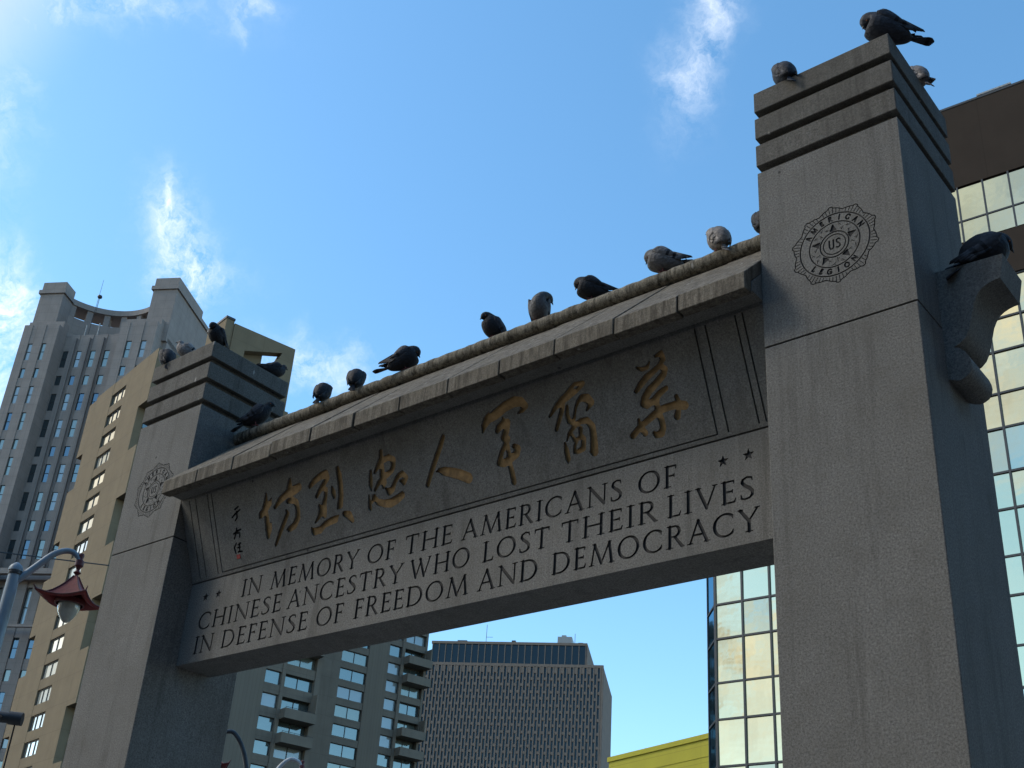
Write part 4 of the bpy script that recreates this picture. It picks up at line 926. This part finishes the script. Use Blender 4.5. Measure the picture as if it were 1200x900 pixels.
# ---------------------------------------------------------------- unseen blocks on the other sides of the square, added to shade the arch
M_BRICK = stone('dark_grey_brick', (.08, .08, .08), joints=(40, .6)); M_BRICK2 = stone('grey_brick', (.11, .11, .11), joints=(40, .6))
def block(name, x0, y0, rz, L_, D_, H_, mat, label):
    o = empty(name, (x0, y0, 0), rz, label, 'building'); cols = []; x = 1.2
    while x+1.3 < L_-.8: cols.append((x, x+1.3)); x += 3.1
    rw = []; z = 4.6
    while z+1.9 < H_-1: rw.append((z, z+1.9)); z += 3.4
    m = MB(); slotwall(m, 0, L_, 0, H_, 0, .4, cols, rw, .03); m.box(0, L_, .4, D_, 0, H_-.05); m.box(-.2, L_+.2, -.35, D_, H_, H_+.7); m.build('wall', mat, o)
    for a, b in cols:
        for c, d_ in rw: window(o, a, b, c, d_, .12, G_TEAL, 'h')
block('side_shade_block', 34, -34, R(90), 52, 18, 19, M_BRICK, 'unseen dark grey brick block added to shade the side of the right pillar')
block('rear_shade_block', 24, -36, R(180), 50, 16, 24, M_BRICK2, 'unseen grey brick block added behind the camera to shade the arch front')

# ---------------------------------------------------------------- pigeons
def feather_mat(name, base, tip, bar=None):
    t = MT(name); g = t.n('ShaderNodeTexCoord'); sx = t.n('ShaderNodeSeparateXYZ'); t.l(g.outputs['Object'], sx.inputs[0])
    nz = t.noise(t.pos((30, 60, 90)), 1, 4, .7)
    c = t.mix(t.rng(nz, .35, .7, 0, .7), base, [x*.5 for x in base])
    if bar:
        xx = t.math('ADD', sx.outputs[0], t.math('MULTIPLY', nz, .012))
        for c0 in bar:
            d = t.math('ABSOLUTE', t.math('ADD', xx, -c0+0.0), 0); c = t.mix(t.rng(d, .007, .011, 1, 0), c, (.012, .012, .014))
        c = t.mix(t.rng(sx.outputs[0], -.19, -.165, 1, 0), c, tip)
    v = t.n('ShaderNodeTexVoronoi'); v.inputs['Scale'].default_value = 1; t.l(t.pos((55, 70, 60)), v.inputs['Vector'])
    c = t.mix(t.rng(v.outputs['Distance'], .45, .8, 0, .55), c, [x*.35 for x in base])
    if not bar:   # greener, darker neck and head above the breast
        z = t.rng(sx.outputs[2], .135, .165, 0, .8); c = t.mix(z, c, [base[0]*.45, base[1]*.55, base[2]*.6])
    t.col(c); t.bump(v.outputs['Distance'], .6, .006); return t.set(.7, 0, .3)
FM = {}
for nm, b in (('dark', (.026, .027, .033)), ('slate', (.055, .058, .070)), ('grey', (.17, .165, .165)), ('pale', (.30, .27, .25)), ('brown', (.09, .075, .07))):
    FM[nm] = (feather_mat(nm+'_body_feathers', b, b), feather_mat(nm+'_wing_feathers', [x*1.15 for x in b], [x*.25 for x in b], (-.085, -.128)))
M_BEAK = simple('dark_horn_beak', (.05, .045, .04), .5); M_EYE = simple('orange_eye', (.25, .06, .01), .2); M_LEG = simple('red_pigeon_leg', (.14, .035, .035), .7)
M_CERE = simple('white_cere', (.5, .48, .45), .7)
def crom(P, n):
    P = [Vector(p) for p in P]; o = []
    for i in range(len(P)-1):
        p0 = P[max(i-1, 0)]; p1 = P[i]; p2 = P[i+1]; p3 = P[min(i+2, len(P)-1)]
        for k in range(n):
            t = k/n; o.append(.5*((2*p1)+(-p0+p2)*t+(2*p0-5*p1+4*p2-p3)*t*t+(-p0+3*p1-3*p2+p3)*t**3))
    o.append(P[-1]); return o
POSE = {
 # spine: tail root .. belly .. chest .. neck .. head .. bill base (x, y, z, r); wing: shoulder, pitch; tail: root, pitch
 'puffed': dict(sp=[(-.092,0,.032,.012),(-.080,0,.052,.040),(-.048,0,.090,.068),(-.008,0,.126,.080),(.024,0,.160,.074),(.042,0,.184,.060),(.052,0,.200,.047),(.064,0,.212,.036),(.084,0,.210,.019),(.096,0,.202,.007)],
                wing=((.012,.180), 50), tail=((-.075,.045), 56), hd=(.066,0,.236), bk=(1,0,-.25)),
 'hunched': dict(sp=[(-.092,0,.036,.012),(-.080,0,.056,.042),(-.048,0,.092,.071),(-.006,0,.120,.082),(.026,0,.150,.074),(.048,0,.174,.056),(.062,0,.184,.042),(.078,0,.180,.032),(.092,0,.168,.018),(.100,0,.158,.007)],
                wing=((.020,.168), 42), tail=((-.080,.050), 48), hd=(.078,0,.180), bk=(.7,0,-.7)),
 'level': dict(sp=[(-.125,0,.088,.012),(-.100,0,.090,.034),(-.055,0,.096,.060),(0,0,.104,.073),(.050,0,.116,.069),(.080,0,.134,.053),(.094,0,.156,.038),(.108,0,.172,.031),(.128,0,.172,.018),(.138,0,.168,.007)],
                wing=((.050,.150), 16), tail=((-.110,.088), 10), hd=(.108,0,.174), bk=(1,0,-.2)),
 'upright': dict(sp=[(-.108,0,.044,.012),(-.088,0,.060,.036),(-.050,0,.092,.060),(-.006,0,.126,.070),(.030,0,.160,.062),(.052,0,.188,.046),(.062,0,.210,.034),(.076,0,.226,.029),(.096,0,.226,.017),(.106,0,.222,.007)],
                wing=((.030,.186), 38), tail=((-.095,.052), 40), hd=(.076,0,.228), bk=(1,0,-.2)),
 'tucked': dict(sp=[(-.130,0,.072,.012),(-.105,0,.078,.036),(-.060,0,.096,.061),(-.005,0,.118,.079),(.036,0,.136,.080),(.062,0,.150,.070),(.078,0,.156,.057),(.090,0,.150,.040),(.097,0,.140,.022),(.101,0,.130,.008)],
                wing=((.042,.172), 17), tail=((-.112,.074), 6), hd=(.09,0,.15), bk=(.7,0,-.7)),
 'preening': dict(sp=[(-.095,0,.040,.012),(-.080,0,.058,.040),(-.046,0,.092,.068),(-.004,0,.128,.078),(.022,.004,.164,.066),(.030,.018,.192,.045),(.018,.040,.208,.034),(-.004,.060,.208,.029),(-.022,.074,.196,.017),(-.030,.080,.188,.007)],
                wing=((.018,.178), 46), tail=((-.082,.050), 50), hd=(-.002,.058,.210), bk=(-.5,.5,-.7)),
}
def wing_mesh(sgn, mat):
    m = MB(); nu, nv = 12, 6; Lw = .205
    def surf(off):
        o = []
        for i in range(nu+1):
            t = i/nu
            up = .046*math.sin(math.pi*min(1, t*1.25)**.55)*(1-t*.3); dn = -.062*math.sin(math.pi*min(1, t*1.02+.04)**.75)*(1-.45*t)
            if t > .97: up, dn = .004, -.004
            for j in range(nv+1):
                v = j/nv; z = dn+(up-dn)*v; bul = .026*math.sin(math.pi*v)**.7*math.sin(math.pi*min(1, .12+t*.86))**.6
                o.append((-Lw*t+.012*math.sin(v*3), sgn*(bul+off+.004-.030*t*t*.6), z))
        return o
    A = surf(.004); B = surf(-.004); q = lambda i, j: i*(nv+1)+j; n = len(A)
    fs = []
    for i in range(nu):
        for j in range(nv):
            fs.append((q(i,j), q(i+1,j), q(i+1,j+1), q(i,j+1))); fs.append((n+q(i,j), n+q(i,j+1), n+q(i+1,j+1), n+q(i+1,j)))
    for i in range(nu): fs.append((q(i,0), n+q(i,0), n+q(i+1,0), q(i+1,0))); fs.append((q(i,nv), q(i+1,nv), n+q(i+1,nv), n+q(i,nv)))
    for j in range(nv): fs.append((q(0,j), q(0,j+1), n+q(0,j+1), n+q(0,j))); fs.append((q(nu,j), n+q(nu,j), n+q(nu,j+1), q(nu,j+1)))
    if sgn > 0: fs = [f[::-1] for f in fs]
    m.add(A+B, fs)
    # folded primaries and secondaries, stepped one over the other
    for k in range(5):
        z0 = -.030+k*.009; x0 = -.07-k*.012; x1 = -.168-k*.016; y = sgn*(.020-.0022*k)
        m.add([(x0,y,z0-.012),(x0,y,z0+.006),(x1,y-sgn*.012,z0+.004+k*.001),(x1-.012,y-sgn*.013,z0-.001),(x1,y-sgn*.012,z0-.006),
               (x0,y+sgn*.004,z0-.012),(x0,y+sgn*.004,z0+.006),(x1,y-sgn*.009,z0+.004+k*.001),(x1-.012,y-sgn*.011,z0-.001),(x1,y-sgn*.009,z0-.006)],
              [(0,1,2,3,4),(9,8,7,6,5),(0,5,6,1),(1,6,7,2),(2,7,8,3),(3,8,9,4),(4,9,5,0)])
    return m.mesh('wing', mat, 'all')
def pigeon(pos, head, pose, tone, label, sc_=1.15, grp='pigeons perched on the arch', wt=None, tilt=0, turn=0, spread=0):
    P = {k: v for k, v in POSE[pose].items()}; DZ = -.024
    P['sp'] = [(a, b, c+DZ, d) for a, b, c, d in P['sp']]; P['wing'] = ((P['wing'][0][0], P['wing'][0][1]+DZ), P['wing'][1]); P['tail'] = ((P['tail'][0][0], P['tail'][0][1]+DZ), P['tail'][1]); bm_, wm_ = FM[tone]; wm_ = FM[wt][1] if wt else wm_
    o = empty('pigeon', pos, R(head), label, 'pigeon', grp); o.scale = (sc_,)*3; o.rotation_euler = (0, R(-tilt), R(head))
    pr = random.Random(hash(label) & 0xffff if False else len(label)*7+int(pos[0]*100))
    # body with neck and head: one continuous surface
    sp = [tuple(p) for p in P['sp']]
    if turn:   # head turned on the neck
        n_ = len(sp); new = []
        for i, p in enumerate(sp):
            k = max(0, (i-(n_-5))/4); a = R(turn)*k; bx, by = sp[n_-5][0], 0
            dx, dy = p[0]-bx, p[1]-by; new.append((bx+dx*math.cos(a)-dy*math.sin(a), by+dx*math.sin(a)+dy*math.cos(a), p[2], p[3]) if k > 0 else p)
        sp = new
    pts = crom([(a, b, c) for a, b, c, _ in sp], 4); rr = [v[0] for v in crom([(r_, 0, 0) for *_, r_ in sp], 4)]
    m = MB(); nr = 20; up = Vector((0, 1, 0)); vs = []
    for i, p in enumerate(pts):
        t = (pts[min(i+1, len(pts)-1)]-pts[max(i-1, 0)]).normalized(); up = (up-t*up.dot(t)).normalized(); sd_ = t.cross(up)
        for k in range(nr):
            a = 2*math.pi*k/nr; rad = rr[i]; vs.append(tuple(p+up*math.cos(a)*rad*.88+sd_*math.sin(a)*rad))
    fs = [(i*nr+k, (i+1)*nr+k, (i+1)*nr+(k+1) % nr, i*nr+(k+1) % nr) for i in range(len(pts)-1) for k in range(nr)]
    fs += [tuple(range(nr)), tuple((len(pts)-1)*nr+k for k in range(nr-1, -1, -1))]
    m.add(vs, fs); m.build('body', bm_, o, smooth='all')
    hp = Vector(sp[-3][:3]); bt = Vector(sp[-1][:3]); bd = (bt-Vector(sp[-2][:3])).normalized(); side = Vector((0, 0, 1)).cross(bd).normalized()
    m = MB(); m.tube([bt-bd*.010, bt+bd*.006, bt+bd*.016+Vector((0,0,-.004))], [.0075, .0055, .001], 7); m.build('beak', M_BEAK, o, smooth=True)
    for s_ in (1, -1):
        e = hp+side*s_*.0265+Vector((0, 0, .002))+bd*.006; m = MB(); m.lathe([(.0001,-.0042),(.003,-.003),(.0042,0),(.003,.003),(.0001,.0042)], 7, tuple(e)); m.build('eye', M_EYE, o, smooth='all')
        (wx, wz), wp = P['wing']
        w_ = link('wing', wing_mesh(s_, wm_), o, (wx, s_*(.050 if pose != 'level' else .042), wz), (0, R(-wp), R(s_*(8+spread))), (1, 1, 1))
        # legs with three toes forward and one back
        m = MB(); fx = -.006 if pose != 'level' else -.01; fy = s_*.024
        m.tube([(fx-.008, fy, .040), (fx, fy, .022), (fx+.002, fy, .006)], [.008, .0045, .004], 6)
        for a in (-28, 0, 28, 180): m.tube([(fx+.002, fy, .006), (fx+.002+.022*math.cos(R(a)), fy+.022*math.sin(R(a)), .004), (fx+.002+.032*math.cos(R(a)), fy+.032*math.sin(R(a)), .0015)], [.004, .003, .0012], 5)
        m.build('leg', M_LEG, o, smooth=True)
    (tx, tz), tp = P['tail']; m = MB()
    for k in range(-3, 4):
        a = R(k*3.4); L_ = .125-.004*abs(k); c, s_ = math.cos(a), math.sin(a); zz = -.0015*abs(k)
        q = [(0,-.007),(0,.007),(-L_*.85,.0105),(-L_,.005),(-L_,-.005),(-L_*.85,-.0105)]
        q = [(x*c-y*s_, x*s_+y*c) for x, y in q]
        m.add([(x, y, zz+.0025) for x, y in q]+[(x, y, zz-.0015) for x, y in q], [(0,1,2,3,4,5)[::-1], (6,7,8,9,10,11), (0,6,7,1),(1,7,8,2),(2,8,9,3),(3,9,10,4),(4,10,11,5),(5,11,6,0)])
    m.build('tail', wm_, o, loc=(tx, 0, tz), rot=(0, R(-tp), 0))
    return o
RZ = ZJ+1.243+.064      # top of the ridge roll
CT = ZT                 # top of the pillar caps
RY = YC
pigeon((-5.86, RY-.01, RZ), 40, 'upright', 'dark', 'dark pigeon beside the left pillar cap, tail down, pale wing edge showing', 1.3, wt='slate')
pigeon((-4.925, RY, RZ), 120, 'puffed', 'dark', 'small dark pigeon, first on open ridge right of the left pillar', 1.15)
pigeon((-4.47, RY, RZ), 128, 'puffed', 'dark', 'dark pigeon second along the ridge, head a small bump', 1.2, turn=40)
pigeon((-3.80, RY, RZ), 38, 'tucked', 'dark', 'dark pigeon leaning right with tail sloping down to the ridge', 1.3, tilt=14, wt='slate')
pigeon((-2.80, RY, RZ), 250, 'hunched', 'dark', 'dark pigeon mid ridge with head bowed into its breast', 1.2, wt='slate')
pigeon((-2.30, RY, RZ), 300, 'preening', 'grey', 'grey pigeon mid ridge turning its head back to preen', 1.25, wt='grey')
pigeon((-1.77, RY, RZ), 215, 'tucked', 'dark', 'black pigeon hunched mid ridge, beside the preening grey one', 1.2)
pigeon((-1.09, RY, RZ), 200, 'tucked', 'grey', 'grey pigeon with black wing bars, second from the right pillar', 1.25, wt='grey')
pigeon((-.60, RY, RZ), 140, 'puffed', 'pale', 'pale brownish pigeon on the ridge nearest the right pillar', 1.2, turn=70)
pigeon((-.225, RY, RZ), 120, 'puffed', 'dark', 'pigeon on the ridge almost wholly hidden behind the right pillar', 1.15)
pigeon((-7.06, .05, CT), 160, 'puffed', 'dark', 'black pigeon at the outer corner of the left pillar cap', 1.2)
pigeon((-6.71, .06, CT), 230, 'level', 'pale', 'speckled pale pigeon on the left pillar cap', 1.1, tilt=10, wt='pale')
pigeon((-6.20, .06, CT), 285, 'hunched', 'dark', 'dark pigeon on the near corner of the left pillar cap, head down', 1.15, tilt=-12)
pigeon((-6.20, .82, CT), 75, 'level', 'dark', 'dark pigeon low at the back corner of the left pillar cap', 1.1)
pigeon((.95, .08, CT), 218, 'tucked', 'slate', 'large slate pigeon on the near corner of the right pillar cap', 1.40, wt='slate', tilt=3)
pigeon((.21, .06, CT), 135, 'puffed', 'slate', 'round pigeon facing away, left along the right pillar cap', 1.15)
pigeon((.95, .62, CT), 150, 'puffed', 'pale', 'pale pigeon partly hidden behind the edge of the right pillar cap', 1.1)
pigeon((1.27, .52, 6.174), 42, 'hunched', 'dark', 'dark pigeon on the scroll bracket of the right pillar', 1.55, tilt=-6, wt='slate')

# ---------------------------------------------------------------- street lamps with red pagoda hoods
M_POLE = simple('grey_blue_painted_steel', (.20, .25, .29), .5, .2, var=.15, sc_=5)
M_POLED = simple('dark_painted_steel', (.04, .045, .05), .5, .2)
def red_paint():
    t = MT('faded_red_paint'); p = t.pos((1, 1, .3)); a = t.noise(p, 9, 5, .7); f = t.noise(t.pos(), 25, 3, .7)
    c = t.mix(t.rng(a, .4, .68, 0, .8), (.24, .028, .024), (.12, .016, .02)); c = t.mix(t.rng(f, .66, .74, 0, .6), c, (.45, .33, .28)); t.col(c); return t.set(.5, 0, .4)
M_RED2 = red_paint(); M_REDD = simple('dark_red_trim', (.10, .018, .02), .5)
def globe():
    t = MT('milky_lamp_glass'); nz = t.noise(t.pos(), 12, 4, .6)
    t.col(t.mix(t.rng(nz, .4, .7, 0, .6), (.42, .42, .37), (.24, .23, .20))); t.b.inputs['Coat Weight'].default_value = .6; return t.set(.25, 0, .5)
M_GLB = globe()
def street_lamp(px, py, top, ang, reach, label, pole_m, hrot=0, rise=.30):
    o = empty('street_lamp', (px, py, 0), R(ang), label, 'street lamp', 'street lamps with red pagoda hoods')
    m = MB(); m.lathe([(.16, 0), (.16, .25), (.10, .35), (.085, 1.0), (.066, top-.06), (.078, top-.055), (.078, top-.02), (.06, top+.01), (.02, top+.045), (.001, top+.05)], 20); m.build('pole', pole_m, o, smooth=True)
    m = MB(); m.lathe([(.072, top-.10), (.076, top-.09), (.076, top-.07), (.072, top-.065)], 20); m.build('pole_collar', M_POLED, o, smooth=True)
    P_ = [(.03, 0, top-.17), (reach*.28, 0, top+.0667*rise), (reach*.52, 0, top+rise*.72), (reach*.70, 0, top+rise*.98), (reach*.84, 0, top+rise), (reach*.95, 0, top+rise-.05), (reach, 0, top+rise-.12)]
    m = MB(); cp = crom(P_, 6); m.tube([tuple(v) for v in cp], [.042-.014*i/len(cp) for i in range(len(cp))], 12); m.build('arm', pole_m, o, smooth=True)
    hx = reach; hz = top+rise-.12
    m = MB(); m.lathe([(.001, .13), (.03, .12), (.036, .09), (.026, .06), (.03, .045), (.05, .03), (.05, -.03), (.03, -.05), (.02, -.08), (.03, -.10), (.045, -.115), (.02, -.14), (.018, -.20)], 14, (hx, 0, hz)); m.build('finial', M_REDD, o, smooth=True)
    # four sided pagoda hood, concave faces and upturned corners
    z0 = hz-.16; n = 8; hood = MB(); half = .30
    def cor(k, t):
        a = R(45+90*k+hrot); rad = .03+(half*1.414-.03)*(t**1.0); z = z0-.30*(1-(1-t)**2.0)+(.045*max(0, t-.82)/.18 if t > .82 else 0)
        return Vector((hx+rad*math.cos(a), rad*math.sin(a), z))
    def pt(k, t, s_):
        a, b = cor(k, t), cor(k+1, t); p = a.lerp(b, s_); e = 4*s_*(1-s_)
        p.z -= .045*e*t*t if t > .5 else 0.011*e*t; c_ = Vector((hx, 0, p.z)); p = p.lerp(c_, .10*e*t); return p
    for k in range(4):
        b = len(hood.v); ns = 8
        for i in range(n+1):
            for j in range(ns+1): hood.v.append(tuple(pt(k, i/n, j/ns)))
        for i in range(n+1):
            for j in range(ns+1): q = pt(k, i/n, j/ns); hood.v.append((q.x, q.y, q.z-.012))
        N_ = (n+1)*(ns+1); g = lambda i, j: b+i*(ns+1)+j
        for i in range(n):
            for j in range(ns): hood.f += [(g(i,j), g(i+1,j), g(i+1,j+1), g(i,j+1)), (N_+g(i,j+1), N_+g(i+1,j+1), N_+g(i+1,j), N_+g(i,j))]; hood.m += [0, 0]
        for j in range(ns): hood.f.append((g(n,j), N_+g(n,j), N_+g(n,j+1), g(n,j+1))); hood.m.append(0)
    hood.build('hood', M_RED2, o, smooth=True)
    m = MB()
    for k in range(4):
        m.tube([tuple(cor(k, i/8)+Vector((0,0,.004))) for i in range(9)]+[tuple(cor(k, 1)+Vector((.03*math.cos(R(45+90*k+hrot)), .03*math.sin(R(45+90*k+hrot)), .035)))], [.009]*9+[.004], 6)
        m.tube([tuple(pt(k, 1, j/8)-Vector((0,0,.008))) for j in range(9)], .009, 6)
    m.build('hood_edge', M_REDD, o, smooth=True)
    m = MB(); m.lathe([(.12, -.27), (.165, -.29), (.165, -.34), (.15, -.345)], 20, (hx, 0, z0)); m.build('lamp_collar', M_REDD, o, smooth=True)
    m = MB(); m.lathe([(.118, -.30), (.124, -.34), (.122, -.39), (.106, -.44), (.078, -.49), (.048, -.53), (.026, -.55), (.001, -.556)], 24, (hx, 0, z0)); m.build('lamp_globe', M_GLB, o, smooth='all')
    return o
street_lamp(-9.507, .25, 6.20, 62.5, .655, 'grey street lamp with a red pagoda hood, left of the arch', M_POLE, hrot=-28)
street_lamp(-12.35, 6.85, 4.9, 232.6, 1.07, 'dark street lamp whose red hood is half hidden behind the left pillar', M_POLED, rise=1.15)
street_lamp(-14.12, 7.78, 5.5, 50.5, .85, 'street lamp under the arch with only its pale arm and red finial showing', simple('pale_painted_steel', (.45, .47, .47), .5), rise=.64)
# signal mast arm reaching in from the left with its hanging cable
o = empty('signal_mast', (-8.6, -2.9, 0), 0, 'dark traffic signal mast arm reaching in at the lower left corner', 'signal mast')
m = MB(); m.lathe([(.13, 0), (.11, .4), (.085, 4.3), (.08, 4.32), (.001, 4.34)], 16); m.build('pole', M_POLED, o, smooth=True)
d = Vector((-6.655+8.6, -.765+2.9, 0)); m = MB(); m.tube([(0, 0, 3.96), tuple(d*.5+Vector((0,0,3.93))), tuple(d+Vector((0,0,3.905)))], [.06, .052, .047], 14)
m.tube([tuple(d*.965+Vector((0,0,3.906))), tuple(d*1.003+Vector((0,0,3.904)))], .056, 14); m.build('mast_arm', M_POLED, o, smooth=True)
m = MB(); m.tube([tuple(d*.985+Vector((0,0,3.87))), tuple(d*.985+Vector((0,0,3.0)))], .007, 6); m.build('hanging_cable', M_DARK, o)
m = MB()
m.tube([tuple(d*(.70+.025*i)+Vector((.05*math.sin(i*2.1), -.05*math.sin(i*2.1), 3.918+.054*math.cos(i*2.1)))) for i in range(11)], .008, 6); m.build('wrapped_cable', M_DARK, o)
# overhead wire running across behind the lamp
m = MB(); A_ = Vector((-46, -13, 13.4)); B_ = Vector((-27, 22, 15.9))
m.tube([tuple(A_.lerp(B_, i/12)-Vector((0, 0, .35*4*(i/12)*(1-i/12)-.2))) for i in range(13)], .022, 6); tag(m.build('overhead_wire', M_POLED), 'thin dark wire crossing behind the grey street lamp', 'wire')
